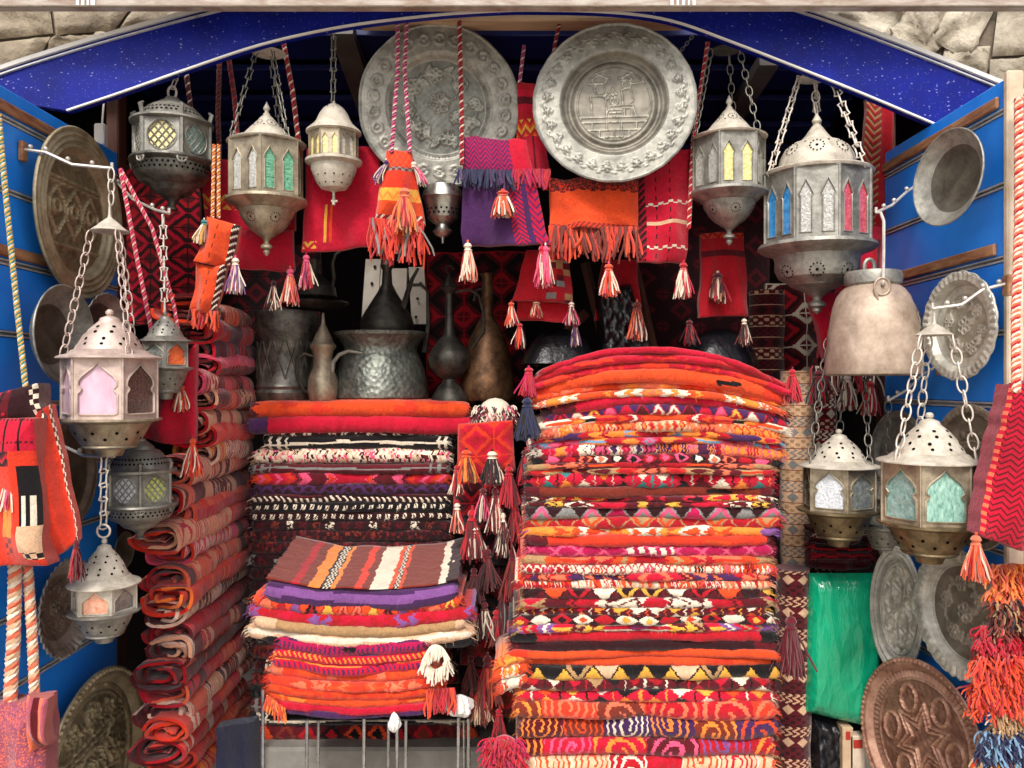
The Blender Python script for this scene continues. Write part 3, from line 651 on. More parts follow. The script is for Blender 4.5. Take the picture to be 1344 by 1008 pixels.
# ================================================================ metalware builders
LINK = {}
def link_mesh(kind, mat):
    key = kind + mat
    if key not in LINK:
        m = MB(); n = 14
        if kind == 'oval': pts = [Vector((.30 * math.cos(2 * math.pi * k / n), 0, .56 * math.sin(2 * math.pi * k / n))) for k in range(n)]; m.tube(pts, .062, 6, closed=True)
        else:
            pts = [Vector((x, 0, z)) for x, z in ((-.3, -.5), (0, -.6), (.3, -.5), (.2, -.25), (.2, .25), (.3, .5), (0, .6), (-.3, .5), (-.2, .25), (-.2, -.25))]; m.tube(pts, .065, 6, closed=True)
        me = m.mesh('chain_link'); me.polygons.foreach_set('use_smooth', [True] * len(me.polygons)); me.materials.append(M[mat]); LINK[key] = me
    return LINK[key]
def chain(parent, a, b, size, kind='oval', mat='chain_g', sag=0, start=0):
    """links from a to b (world); a part holding its links"""
    a, b = Vector(a), Vector(b); e = sub_empty('chain', parent); L_ = (b - a).length; n = max(2, round(L_ / (size * .88))); me = link_mesh(kind, mat); off = ORG[parent.name]
    for k in range(n):
        t = (k + .5) / n; p = a.lerp(b, t) + Vector((0, 0, -sag * 4 * t * (1 - t))); t2 = min(1, t + .01); dv = (a.lerp(b, t2) + Vector((0, 0, -sag * 4 * t2 * (1 - t2))) - p)
        if dv.length < 1e-6: dv = b - a
        o = bpy.data.objects.new('chain_link', me); COL.objects.link(o); o.parent = e; o.location = p - off
        q = dv.to_track_quat('Z', 'X'); tw = R(70 if (k + start) % 2 else -18) + random.uniform(-.25, .25); o.rotation_mode = 'QUATERNION'; o.rotation_quaternion = q @ Matrix.Rotation(tw, 3, 'Z').to_quaternion()
        o.scale = (size * .95,) * 3
    return e
def arch_outline(kind):
    if kind == 'ogee': h = [(-.84, 0), (-1, .03), (-1, .40), (-.84, .46), (-.8, .5), (-.97, .56), (-.96, .64), (-.78, .74), (-.42, .85), (-.16, .93), (0, 1)]
    elif kind == 'lancet': h = [(-.8, 0), (-.8, .2), (-.8, .5), (-.8, .68), (-.98, .72), (-.7, .82), (-.3, .92), (0, 1)]
    elif kind == 'point': h = [(-.8, 0), (-1, .02), (-1, .3), (-1, .52), (-.7, .68), (-.35, .84), (0, 1)]
    else: h = [(-math.sin(math.pi * k / 10), .5 - .5 * math.cos(math.pi * k / 10)) for k in range(0, 11)]; h[0] = (0, 0)
    o = h + [(-x, y) for x, y in h[-2::-1]]
    if abs(o[0][0] - o[-1][0]) < 1e-6 and abs(o[0][1] - o[-1][1]) < 1e-6: o = o[:-1]
    return o   # counter: up left side, down right side
def pane_frame(m, glist, frame, w, H, hole, hw, y0, y1, uoff=0, depth=.005, bead=.0016):
    """a plate of size w x H (centred on u=uoff) with an opening; frame maps (u,v,n) to world"""
    out = arch_outline(hole); hv = [(uoff + x * hw, y0 + (y1 - y0) * y) for x, y in out]; n = len(hv); c = (uoff, (y0 + y1) / 2)
    x0, x1 = uoff - w / 2, uoff + w / 2; ov = []
    for x, y in hv:
        dx, dy = x - c[0], y - c[1]; t = min((((x1 if dx > 0 else x0) - c[0]) / dx) if abs(dx) > 1e-9 else 1e9, (((H if dy > 0 else 0) - c[1]) / dy) if abs(dy) > 1e-9 else 1e9); ov.append([c[0] + dx * t, c[1] + dy * t])
    for cx_, cy_ in ((x0, 0), (x1, 0), (x0, H), (x1, H)):
        aa = math.atan2(cy_ - c[1], cx_ - c[0]); best = min(range(n), key=lambda i: abs((math.atan2(ov[i][1] - c[1], ov[i][0] - c[0]) - aa + math.pi) % (2 * math.pi) - math.pi)); ov[best] = [cx_, cy_]
    vs_ = [frame(x, y, 0) for x, y in ov] + [frame(x, y, 0) for x, y in hv] + [frame(x, y, -depth) for x, y in hv]
    fs_ = [(i, (i + 1) % n, n + (i + 1) % n, n + i) for i in range(n)] + [(n + i, n + (i + 1) % n, 2 * n + (i + 1) % n, 2 * n + i) for i in range(n)]
    m.add(vs_, fs_)
    if bead: m.tube([frame(x, y, bead * .3) for x, y in hv], bead, 5, closed=True)
    g = MB(); cx2 = sum(x for x, y in hv) / n; g.add([frame(c[0] + (x - c[0]) * 1.06, c[1] + (y - c[1]) * 1.04, -depth * .75) for x, y in hv], [tuple(range(n))]); glist.append(g)
DOME = dict(A=[(.0, 0), (.05, .01), (.08, .05), (.08, .09), (.05, .13), (.11, .15), (.18, .18), (.21, .25), (.26, .29), (.39, .41), (.50, .54), (.59, .70), (.62, .735), (.66, .82), (.71, .835), (.78, .90), (.97, .955), (1, .975), (1, 1), (.9, 1.01)],
            B=[(.0, 0), (.03, .06), (.07, .13), (.09, .18), (.05, .23), (.05, .26), (.09, .30), (.1, .34), (.15, .37), (.27, .50), (.42, .64), (.58, .80), (.65, .90), (.68, .94), (.95, .955), (1, .98), (.97, 1.01)],
            O=[(.0, 0), (.03, .05), (.07, .11), (.09, .15), (.05, .19), (.08, .22), (.11, .25), (.2, .36), (.3, .455), (.34, .47), (.45, .50), (.57, .58), (.65, .70), (.69, .82), (.70, .90), (.96, .94), (1, .965), (.98, 1.0)],
            C=[(.05, 0), (.16, .05), (.17, .10), (.3, .2), (.38, .27), (.4, .33), (.52, .37), (.63, .48), (.76, .66), (.84, .82), (.88, .86), (1, .90), (1, .97), (.9, 1.0)],
            D=[(.0, 0), (.06, .03), (.06, .08), (.2, .14), (.38, .25), (.52, .42), (.6, .58), (.66, .66), (.68, .70), (.98, .92), (1, .97), (.94, 1.0)])
BOWL = dict(A=[(.88, -.01), (1, .0), (1, .05), (.86, .10), (.80, .13), (.77, .19), (.68, .42), (.57, .66), (.53, .70), (.54, .75), (.5, .79), (.30, .82), (.28, .88), (.24, 1), (0, 1)],
            B=[(.92, -.01), (1.02, .0), (1.03, .05), (.96, .09), (.82, .13), (.78, .17), (.70, .20), (.66, .30), (.54, .44), (.40, .55), (.26, .61), (.24, .63), (.13, .68), (.07, .74), (.07, .78), (.15, .82), (.15, .86), (.06, .89), (.09, .92), (.08, .95), (.02, 1), (0, 1)],
            O=[(.92, -.01), (1.03, .0), (1.06, .05), (.98, .10), (.85, .13), (.77, .17), (.75, .22), (.75, .36), (.68, .48), (.50, .56), (.48, .59), (.33, .64), (.18, .70), (.09, .76), (.08, .80), (.16, .85), (.16, .89), (.08, .92), (.08, .96), (.02, 1), (0, 1)],
            C=[(.92, -.01), (1.0, .0), (1.03, .05), (.98, .10), (.92, .12), (.90, .30), (.80, .42), (.62, .50), (.55, .53), (.50, .60), (.44, .65), (.25, .72), (.13, .80), (.08, .90), (.14, .95), (.13, .98), (0, 1)],
            D=[(.95, -.01), (1.02, .0), (1.02, .06), (.82, .12), (.82, .2), (.76, .3), (.62, .5), (.46, .62), (.2, .66), (.05, .7), (.05, .8), (.06, .98), (0, 1)])
def lantern(label, cx, d, ys, Rr, rb, kind, N, rot, mtop, mbody, mbowl, panes, arch='ogee', per=1, mol=True, seed=0, name='hanging_lantern', n_lathe=36):
    """ys: photo y of finial top, rim, body bottom, lower tip; Rr rim radius and rb body corner radius in photo px"""
    s = d / F; yt, yr, yb, yl = ys; o = P(cx, yb, d); t = thing(name, label, 'lantern', o, 'pierced metal lanterns hanging in the stall'); zr = (yb - yr) * s; zt = (yb - yt) * s; zl = (yb - yl) * s; Rw = Rr * s; rw = rb * s
    rg = random.Random(seed)
    dome = [(r * Rw, zt + (zr - zt) * q) for r, q in DOME[kind]]; MB().lathe(dome, n_lathe, o).build('dome', mtop, t, ang=35)
    bowl = [(r * Rw, zl * q) for r, q in BOWL[kind]]; MB().lathe(bowl, n_lathe, o).build('bowl', mbowl, t, ang=35)
    # piercings: rings of dark discs, the shade inside the holes painted, nothing cut
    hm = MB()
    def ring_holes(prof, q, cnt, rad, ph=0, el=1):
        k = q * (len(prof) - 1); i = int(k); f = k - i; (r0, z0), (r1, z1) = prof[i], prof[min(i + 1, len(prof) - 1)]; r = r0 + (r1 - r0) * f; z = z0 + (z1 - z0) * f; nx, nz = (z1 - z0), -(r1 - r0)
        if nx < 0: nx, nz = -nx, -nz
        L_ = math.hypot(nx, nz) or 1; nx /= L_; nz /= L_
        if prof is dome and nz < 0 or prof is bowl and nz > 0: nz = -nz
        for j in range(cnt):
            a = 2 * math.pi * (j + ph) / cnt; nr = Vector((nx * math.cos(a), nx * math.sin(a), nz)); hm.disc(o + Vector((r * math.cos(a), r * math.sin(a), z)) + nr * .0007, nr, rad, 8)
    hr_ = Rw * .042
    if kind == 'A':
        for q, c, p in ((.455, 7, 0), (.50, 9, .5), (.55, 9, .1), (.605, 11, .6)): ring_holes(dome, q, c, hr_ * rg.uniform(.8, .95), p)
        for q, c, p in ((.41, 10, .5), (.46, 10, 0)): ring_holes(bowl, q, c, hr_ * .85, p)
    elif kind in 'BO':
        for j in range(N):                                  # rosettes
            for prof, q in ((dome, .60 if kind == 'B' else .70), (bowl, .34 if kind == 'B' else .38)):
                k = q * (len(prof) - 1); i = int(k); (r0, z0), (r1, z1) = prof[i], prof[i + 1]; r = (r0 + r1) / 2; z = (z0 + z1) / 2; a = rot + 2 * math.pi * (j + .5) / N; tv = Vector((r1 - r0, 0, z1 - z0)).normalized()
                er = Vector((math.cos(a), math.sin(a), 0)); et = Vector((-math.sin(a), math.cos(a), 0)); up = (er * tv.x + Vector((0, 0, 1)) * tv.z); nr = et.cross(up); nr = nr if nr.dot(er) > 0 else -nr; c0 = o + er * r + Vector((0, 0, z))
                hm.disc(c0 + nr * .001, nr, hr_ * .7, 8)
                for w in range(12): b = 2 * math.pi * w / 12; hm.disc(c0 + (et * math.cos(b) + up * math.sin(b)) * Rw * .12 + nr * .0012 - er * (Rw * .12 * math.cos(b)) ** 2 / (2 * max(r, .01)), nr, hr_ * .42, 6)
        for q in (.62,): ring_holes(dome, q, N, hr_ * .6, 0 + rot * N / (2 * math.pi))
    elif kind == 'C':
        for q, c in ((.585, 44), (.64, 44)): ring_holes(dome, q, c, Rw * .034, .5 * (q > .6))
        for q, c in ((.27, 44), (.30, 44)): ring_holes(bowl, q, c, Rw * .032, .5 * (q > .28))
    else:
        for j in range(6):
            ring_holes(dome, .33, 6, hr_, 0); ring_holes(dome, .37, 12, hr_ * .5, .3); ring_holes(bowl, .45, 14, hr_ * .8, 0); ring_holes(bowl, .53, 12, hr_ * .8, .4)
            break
    stuff(hm.build('dark_hole_discs', M['hole'], t, smooth=False))
    # body
    w = 2 * rw * math.sin(math.pi / N); ap = rw * math.cos(math.pi / N); Hh = zr
    for j in range(N):
        a = rot + 2 * math.pi * (j + .5) / N; er = Vector((math.cos(a), math.sin(a), 0)); et = Vector((-math.sin(a), math.cos(a), 0))
        fr = lambda u, v, n_, er=er, et=et: o + er * (ap + n_) + et * u + Vector((0, 0, v))
        m = MB(); gl = []
        if per == 1: pane_frame(m, gl, fr, w, Hh, arch, w * (.40 if arch != 'oval' else .38), Hh * .08, Hh * .92, bead=rw * .022 if mol else 0)
        else:
            for sg_ in (-1, 1): pane_frame(m, gl, fr, w / 2, Hh, arch, w * .17, Hh * .08, Hh * .82, uoff=sg_ * w / 4, bead=rw * .016 if mol else 0)
            st = [(fr(math.cos(R(30 * k)) * w * (.06 if k % 2 else .035), Hh * .88 + math.sin(R(30 * k)) * w * (.06 if k % 2 else .035), .0012)) for k in range(12)]; m.add(st, [tuple(range(12))])
        pl = m.build('side_panel', mbody, t, ang=30)
        pc = panes[j % len(panes)]
        for g in gl: g.build('glass_pane', G[pc], pl, smooth=False)
        if arch == 'oval':      # diamond lattice over the pane
            lm = MB(); hw, hc, hh = w * .38, Hh * .5, Hh * .42; stp = w * .2
            for sgn in (-1, 1):
                for k in range(-9, 10):
                    pts = []
                    for q in range(41):
                        v = -hh + 2 * hh * q / 40; u = k * stp + sgn * v * .85
                        if (u / hw) ** 2 + (v / hh) ** 2 < 1: pts.append(fr(u, hc + v, -.0025))
                    if len(pts) > 1: lm.tube([pts[0], pts[-1]], w * .022, 4)
            lm.build('lattice', mbody, pl)
        ec = o + Vector((math.cos(rot + 2 * math.pi * j / N), math.sin(rot + 2 * math.pi * j / N), 0)) * rw
        MB().tube([ec, ec + Vector((0, 0, Hh))], rw * (.03 if kind != 'C' else .06), 6).build('corner_bar', mbody, t)
        if kind == 'C':
            sc_ = ec + (ec - o) * .06 + Vector((0, 0, -Rw * .12)); eo = (ec - o).normalized(); et2 = Vector((-eo.y, eo.x, 0)); rm = MB(); rm.tube([sc_ + (et2 * math.cos(b_) + Vector((0, 0, 1)) * math.sin(b_) ) * Rw * .11 for b_ in [2 * math.pi * q / 12 for q in range(12)]], Rw * .028, 5, closed=True); rm.tube([sc_ + et2 * Rw * .1, sc_ - et2 * Rw * .1], Rw * .022, 5); rm.tube([sc_ + Vector((0, 0, Rw * .1)), sc_ - Vector((0, 0, Rw * .1))], Rw * .022, 5); rm.build('scroll_ring', mtop, t)
            q_ = ec * 1 + Vector((0, 0, Hh + Rw * .1)); MB().tube([q_, q_ + Vector((0, 0, Rw * .2)) + eo * Rw * .05, q_ + Vector((0, 0, Rw * .26)) - eo * Rw * .03], [Rw * .05, Rw * .06, Rw * .03], 6).build('scroll_ring', mtop, t)
    for z, rr in ((0, 1.015), (Hh, 1.015)): MB().lathe([(rw * rr * .9, z - .002), (rw * rr, z - .003), (rw * rr, z + .003), (rw * rr * .9, z + .002)], N, o, rot=rot).build('body_band', mbody, t, smooth=False)
    t['_top'] = 0; del t['_top']
    return t, o, Rw, zt, zr
def cap(parent, px, py, d, rpx, hpx, mat):
    s = d / F; o = P(px, py, d); r = rpx * s; h = hpx * s; MB().lathe([(0, h * 1.0), (.06 * r, h), (.08 * r, h * .62), (.12 * r, h * .5), (.2 * r, h * .46), (.5 * r, h * .3), (.7 * r, h * .16), (.74 * r, h * .15), (.98 * r, .02 * h), (r, 0), (.9 * r, -.02 * h), (0, .06 * h)], 28, o).build('hanging_cap', mat, parent, ang=35)
def three_chains(t, o, Rw, zr, top, size, kind='oval', mat='chain_g', r0=None, ph=0, rr=.93):
    for j in range(3):
        a = ph + 2 * math.pi * j / 3; e = Vector((math.cos(a), math.sin(a), 0)); chain(t, top + e * (r0 if r0 is not None else .02), o + e * Rw * rr + Vector((0, 0, zr + .002)), size, kind, mat, start=j)
# ---- trays and plates
def tray(label, c, dia, nrm, lean, prof, relief, mat, nr=44, nt=128, scallop=None, spin=0, group=None, name='metal_tray', cat='tray', colf=None, beads=0, ex_=1.0):
    """round tray with its face towards nrm (horizontal vector), leaning by lean degrees; prof(r)->height, relief(x,y,r,th)->height, in radii"""
    Rd = dia / 2; nrm = Vector(nrm).normalized(); up = Vector((0, 0, 1)); sx = up.cross(nrm).normalized(); q = Matrix.Rotation(R(lean), 3, sx); n2 = q @ nrm; u2 = n2.cross(sx).normalized()
    rr = np.linspace(0.0, 1, nr + 1) ** .9; th = np.linspace(0, 2 * np.pi, nt + 1); RR, TH = np.meshgrid(rr, th, indexing='ij')
    sc_ = 1 + (scallop[1] * np.abs(np.sin(TH * scallop[0] / 2)) - scallop[1] * .5) * np.clip((RR - .8) / .2, 0, 1) if scallop else 1
    X = RR * np.cos(TH) * sc_; Y = RR * np.sin(TH) * sc_; xs = X * math.cos(spin) - Y * math.sin(spin); ys = X * math.sin(spin) + Y * math.cos(spin)
    H = prof(RR); H2 = H + (relief(xs, ys, RR, TH) if relief is not None else 0)
    c = Vector(c); bas = np.array([sx, u2, n2])
    X = X * ex_
    V = np.array(c) + Rd * (X[..., None] * bas[0] + Y[..., None] * bas[1] + H2[..., None] * bas[2])
    t = thing(name, label, cat, c, group)
    Cc = np.ones((nr, nt, 3)) if colf is None else colf((xs[:-1, :-1] + xs[1:, 1:]) / 2, (ys[:-1, :-1] + ys[1:, 1:]) / 2, (RR[:-1, :-1] + RR[1:, 1:]) / 2)
    Bk = np.array(c) + Rd * (X[..., None] * bas[0] + Y[..., None] * bas[1] + (H - .02)[..., None] * bas[2]); st = max(1, nr // 10); Bk = Bk[::st]
    if nr % st: pass
    nb = Bk.shape[0]; m_ = nt + 1
    ex = [(list(Bk.reshape(-1, 3)), [(j * m_ + i, (j + 1) * m_ + i, (j + 1) * m_ + i + 1, j * m_ + i + 1) for j in range(nb - 1) for i in range(nt)], (.8, .8, .8)),
          (list(V[-1]) + list(Bk[-1]), [(i, i + 1, m_ + i + 1, m_ + i) for i in range(nt)], (1, 1, 1))]
    grid_mesh('dish', V, Cc, mat, t, ex, ang=55)
    Hr = float(prof(np.array([[1.0]]))[0, 0]); rm = MB(); k = 72
    rm.tube([c + sx * ex_ * math.cos(2 * math.pi * i / k) * Rd * 1.0 * (1 + (scallop[1] * (abs(math.sin(math.pi * i / k * scallop[0])) - .5) if scallop else 0)) + u2 * math.sin(2 * math.pi * i / k) * Rd * (1 + (scallop[1] * (abs(math.sin(math.pi * i / k * scallop[0])) - .5) if scallop else 0)) + n2 * (Hr - .01) * Rd for i in range(k)], Rd * .022, 6, (1.15, 1.15, 1.15), closed=True); rm.build('rim', mat, t)
    if beads:
        bm = MB()
        for i in range(beads): a = 2 * math.pi * i / beads; bm.ball(c + (sx * math.cos(a) + u2 * math.sin(a)) * Rd * .985 + n2 * (Hr + .012) * Rd, Rd * 2.3 / beads * .9, 4, (1.35, 1.3, 1.25))
        stuff(bm.build('beaded_edge', mat, t))
    return t
def pr_tray(rim=.72, depth=.16, lip=.03):
    return lambda r: np.where(r < rim, 0, np.where(r < rim + .08, depth * (r - rim) / .08, depth + (r - rim - .08) * lip))
def pr_bowl(depth=.35): return lambda r: depth * np.clip((r - .45) / .55, 0, 1) ** 1.6
def rl_floral(k=9, amp=.012):
    def f(x, y, r, th):
        a = np.sin(k * 2.1 * x + 2.2 * np.sin(k * 1.3 * y)) + np.sin(k * 2.3 * y + 2.4 * np.sin(k * 1.2 * x + 1)); b = np.cos(12 * th + 6 * np.sin(r * 9))
        rimz = np.sin(26 * th + 5 * np.sin(r * 30)) * np.cos(r * 46)
        return amp * np.where(r < .68, np.abs(a) * .6 - .3, np.where(r > .8, rimz * .7, 0)) * np.clip((.97 - r) / .03, 0, 1)
    return f
def seg_dist(x, y, segs):
    best = np.full(x.shape, 9.)
    for x0, y0, x1, y1 in segs:
        dx, dy = x1 - x0, y1 - y0; L2 = dx * dx + dy * dy + 1e-9; t = np.clip(((x - x0) * dx + (y - y0) * dy) / L2, 0, 1); best = np.minimum(best, np.hypot(x - x0 - t * dx, y - y0 - t * dy))
    return best
def arc(cx, cy, r, a0, a1, n=12, ry=None):
    ry = ry or r; pts = [(cx + r * math.cos(R(a0 + (a1 - a0) * k / n)), cy + ry * math.sin(R(a0 + (a1 - a0) * k / n))) for k in range(n + 1)]
    return [(*pts[k], *pts[k + 1]) for k in range(n)]
def pl(*p): return [(*p[k], *p[k + 1]) for k in range(len(p) - 1)]
# ================================================================ piles of folded rugs
# ---- tall right pile: (y0, y1, x0, x1, style, colours, lips, description)
tall = [
 (456, 472, 712, 1010, 'solid', 'CR RD', 1, 'plain scarlet'), (467, 486, 700, 1040, 'bands', 'RD CR RO CR', 2, 'scarlet and brick banded'),
 (484, 503, 700, 1035, 'solid', 'OR RO BK', 1, 'plain bright orange'), (501, 520, 700, 1030, 'bands', 'OR LO WH OR SA', 1, 'orange rug with cream bars'),
 (514, 533, 722, 1040, 'solid', 'CR MR', 1, 'crimson with wine red ends'), (530, 545, 716, 1030, 'tri', 'PU WH PK MR YE CR', 1, 'purple, pink and white triangle'),
 (543, 554, 707, 1030, 'bands', 'OR LO RD WH BK OR', 1, 'orange and cream banded'), (553, 568, 708, 1030, 'mix', 'OR LO RD SA BG', 1, 'light orange chevron'),
 (566, 583, 705, 1030, 'bands', 'PK CR LB RD PU LO', 1, 'pink and dusty blue'), (581, 598, 698, 1030, 'mix', 'CR WH PU MR PK LO', 1, 'crimson and white cross'),
 (596, 610, 700, 1025, 'dia', 'MR RD PK BK WH SA', 1, 'stepped red and black diamond'), (608, 622, 698, 1022, 'bands', 'RD OR MR TN SA RO', 1, 'red and tan stepped'),
 (620, 642, 690, 1022, 'hour', 'CR TE WH BK LO MR', 1, 'teal, white and crimson'), (640, 654, 690, 1022, 'solid', 'BR MR BK', 1, 'plain rust brown'),
 (652, 667, 688, 1022, 'bands', 'MR WH DM YE MR CR', 1, 'maroon rug with white dashes'), (665, 682, 690, 1024, 'tri', 'DM PK MG PK GY', 1, 'dark rug with pink trapezoids'),
 (680, 695, 690, 1020, 'tri', 'RD OR PK RD TN', 1, 'red with orange peaks'), (693, 705, 688, 1018, 'bands', 'OR WH OR VI LO', 1, 'orange rug with long cream bars'),
 (703, 718, 690, 1018, 'solid', 'RO MR OR', 1, 'plain vermilion'), (716, 733, 688, 1016, 'lattice', 'MG PK CR WH', 1, 'crimson with pink lattice'),
 (731, 744, 686, 1016, 'bands', 'OR SA TN RD RO', 1, 'orange and tan'), (742, 756, 684, 1018, 'mix', 'WH OR BK WH RD PK', 1, 'white and orange outlined'),
 (754, 765, 684, 1014, 'bands', 'RD MR CR PU SA', 1, 'red and maroon'), (763, 776, 682, 1014, 'mix', 'SA OR WH BG RD', 1, 'salmon rosette'),
 (774, 788, 686, 1012, 'tri', 'MR YE WH RD OR DM', 1, 'maroon with yellow and white triangle'), (786, 799, 684, 1014, 'bands', 'RD TN CR MR WH', 1, 'red and grey stepped'),
 (797, 810, 682, 1012, 'hour', 'MR OR WH YE LO CR', 1, 'orange and white hourglass'), (808, 821, 680, 1012, 'dia', 'DM WH YE RD OR', 1, 'dark maroon with white motif'),
 (819, 832, 676, 1020, 'bands', 'MR YE VI WH CR TN', 1, 'violet, straw and white'), (830, 845, 672, 1022, 'solid', 'RD BK', 1, 'red rug with black ends'),
 (843, 857, 668, 1020, 'solid', 'DM MR', 1, 'dark wine'), (855, 877, 668, 1024, 'solid', 'OR OR RO', 2, 'plain orange double'),
 (875, 894, 684, 1020, 'tri', 'YE BK BG TN BK', 1, 'straw with black triangles'), (892, 909, 680, 1016, 'hour', 'MR WH RD BK TN CR', 1, 'maroon, white and red hourglass'),
 (907, 923, 680, 1018, 'hour', 'CR LO BK WH YE OR', 1, 'amber, black and white diamond'), (921, 946, 680, 1020, 'swirl', 'RO RD BR OR LO SA', 1, 'red flame embroidered'),
 (944, 971, 680, 1018, 'swirl', 'PU BR MR LO OR WH', 1, 'plum with orange scroll'), (969, 994, 680, 1016, 'swirl', 'RD MR CR LO VI PK', 1, 'red spiral embroidered'),
 (992, 1018, 682, 1014, 'swirl', 'WH RD BG CR OR WH', 1, 'cream and red spiral'), (1016, 1040, 682, 1014, 'mix', 'CR OR MR WH', 1, 'crimson and orange')]
DR = 2.2
nR = len(tall)
for k, (y0, y1, x0, x1, st, cs, lp, desc) in enumerate(tall):
    if k == nR - 1: continue
    yc = (y0 + y1) / 2; arch = max(0, (640 - yc) / 185) ** 1.3 * .075; low = max(0, (yc - 840) / 160) * .0
    zc = (lambda u, a=arch: a * (1 - (2 * np.abs(u - .47)) ** 2.2) - a)
    zb, zt = P(0, y1, DR).z, P(0, y0, DR).z
    j = random.uniform(-.004, .006) + (-.012 if yc > 925 else 0) + (-.01 if k in (0, 1, 2) else 0)
    x0 += random.uniform(-5, 5); x1 += random.uniform(-6, 6)
    if st == 'bands' and y1 - y0 >= 14: lp = 2
    if k == 0: lp = 2
    a, b = P(x0, 0, DR).x, P(x1, 0, DR).x
    rug('folded_kilim', '%s kilim, %s from the top of the tall right pile' % (desc, ordinal(k + 1)), 'folded kilims of the tall right pile', a, b, DR + j, .5, zb, zt + .002, st, cs, 100 + k, lp, zc, jit=.007)
pt = thing('wooden_pallet', 'rough wooden pallet under the tall right pile of kilims', 'pallet', (.38, 2.45, 0))
zp = P(0, 1018, DR).z
for k in range(5): MB().bbox((.02, 2.24 + k * .1, zp - .025), (.74, 2.32 + k * .1, zp - .002), .003).build('plank', M['post_wood'], pt)
for k in range(3): MB().bbox((.04 + k * .3, 2.24, 0.001), (.12 + k * .3, 2.72, zp - .027), .003).build('bearer', M['post_wood'], pt)
# ---- back left pile
back = [(528, 550, 327, 615, 'bands', 'OR OR RO OR MR', 1, 'orange rug with plaid end'), (548, 571, 325, 630, 'solid', 'CR PU', 1, 'crimson rug with purple plaid end'),
 (563, 576, 347, 590, 'letters', 'DM WH WH', 1, 'black and white figured'), (574, 592, 345, 592, 'line', 'BK WH', 1, 'black rug with a white line'),
 (590, 612, 330, 590, 'floral', 'WH DM PK MR BG WH', 1, 'white and pink floral'), (610, 623, 330, 588, 'line', 'MR GY', 1, 'maroon rug with thin grey line'),
 (621, 639, 330, 588, 'bands', 'CR PK RO OR CR CR MR', 1, 'pink and red'), (637, 651, 330, 590, 'scroll', 'DM PU PU', 1, 'dark rug with plum scrolls'),
 (649, 662, 328, 590, 'dash', 'DM WH MR', 1, 'dark rug with white zigzag'), (660, 673, 325, 588, 'dots', 'BK WH', 1, 'black rug with white squares'),
 (671, 686, 325, 590, 'dots', 'DM WH', 1, 'brown rug with white squares'), (684, 698, 326, 594, 'letters', 'DM MR WH BR', 1, 'dark rug with pale letters motif'),
 (696, 714, 326, 590, 'floral', 'DM BR MR DM DM', 1, 'dark red mottled'), (712, 730, 324, 592, 'floral', 'DM MR MR BR DM', 1, 'dusky wine mottled'), (728, 747, 324, 590, 'letters', 'DM MR GY', 1, 'dark wine figured'),
 (745, 764, 325, 590, 'floral', 'DM MR DM BK', 1, 'near black wine'), (762, 781, 324, 592, 'solid', 'MR DM', 1, 'plain dark maroon'), (779, 798, 325, 590, 'letters', 'BK MR WH', 1, 'black rug with sparse pale figures'),
 (796, 815, 326, 590, 'floral', 'DM BR DM', 1, 'brown mottled'), (813, 833, 326, 592, 'solid', 'DM MR', 1, 'dark maroon'), (831, 851, 328, 592, 'letters', 'DM GY MR', 1, 'dark rug with grey figures'), (849, 869, 326, 590, 'floral', 'DM MR BR', 1, 'mottled maroon'),
 (867, 888, 330, 596, 'letters', 'DM WH MR', 1, 'dark rug with white end marks'), (886, 907, 328, 600, 'floral', 'MR DM BR RD', 1, 'red brown mottled'), (905, 922, 326, 604, 'solid', 'DM BK', 1, 'blackish plain'),
 (920, 940, 326, 622, 'line', 'MR GY DM', 1, 'wine rug with pale grey line'), (938, 956, 326, 624, 'line', 'BK WH', 1, 'black rug with pale twisted line'), (954, 979, 325, 626, 'dia', 'MR OR BK RD BR', 1, 'orange and red zigzag diamond')]
DB = 2.74
for k, (y0, y1, x0, x1, st, cs, lp, desc) in enumerate(back):
    zb, zt = P(0, y1, DB).z, P(0, y0, DB).z; a, b = P(x0, 0, DB).x, P(x1, 0, DB).x
    zc = (lambda u: .006 * np.sin(u * 3)) if k < 5 else None
    rug('folded_rug', '%s rug, %s from top of the back left pile' % (desc, ordinal(k + 1)), 'folded rugs of the back left pile', a, b, DB + random.uniform(0, .012) + (0 if k > 1 else -.02), .55, zb, zt + .002, st, cs, 300 + k, lp, zc, jit=.005)
# ---- pile on the folding table
def top_stripes(nu, nv):
    U = np.linspace(0, 1, nu); e = [(0, 'BR'), (.13, 'RD'), (.17, 'BR'), (.22, 'LO'), (.28, 'BK'), (.335, 'LO'), (.36, 'BR'), (.46, 'RO'), (.5, 'BR'), (.54, 'WH'), (.64, 'OR'), (.665, 'BK'), (.69, 'OR'), (.71, 'BR'), (.9, 'WH'), (.94, 'DM'), (1.1, 'DM')]
    out = np.zeros((nv, nu, 3))
    for (a, c), (b, _) in zip(e[:-1], e[1:]):
        for j in range(nv): out[j, (U + .004 * math.sin(j * .7) >= a) & (U + .004 * math.sin(j * .7) < b)] = CL[c]
    I, J = np.meshgrid(np.arange(nu), np.arange(nv)); mk = (((U > .29) & (U < .33)) | ((U > .667) & (U < .688)))[None, :] & ((I // 2 + J) % 2 == 0); out[mk] = CL['WH']; return out
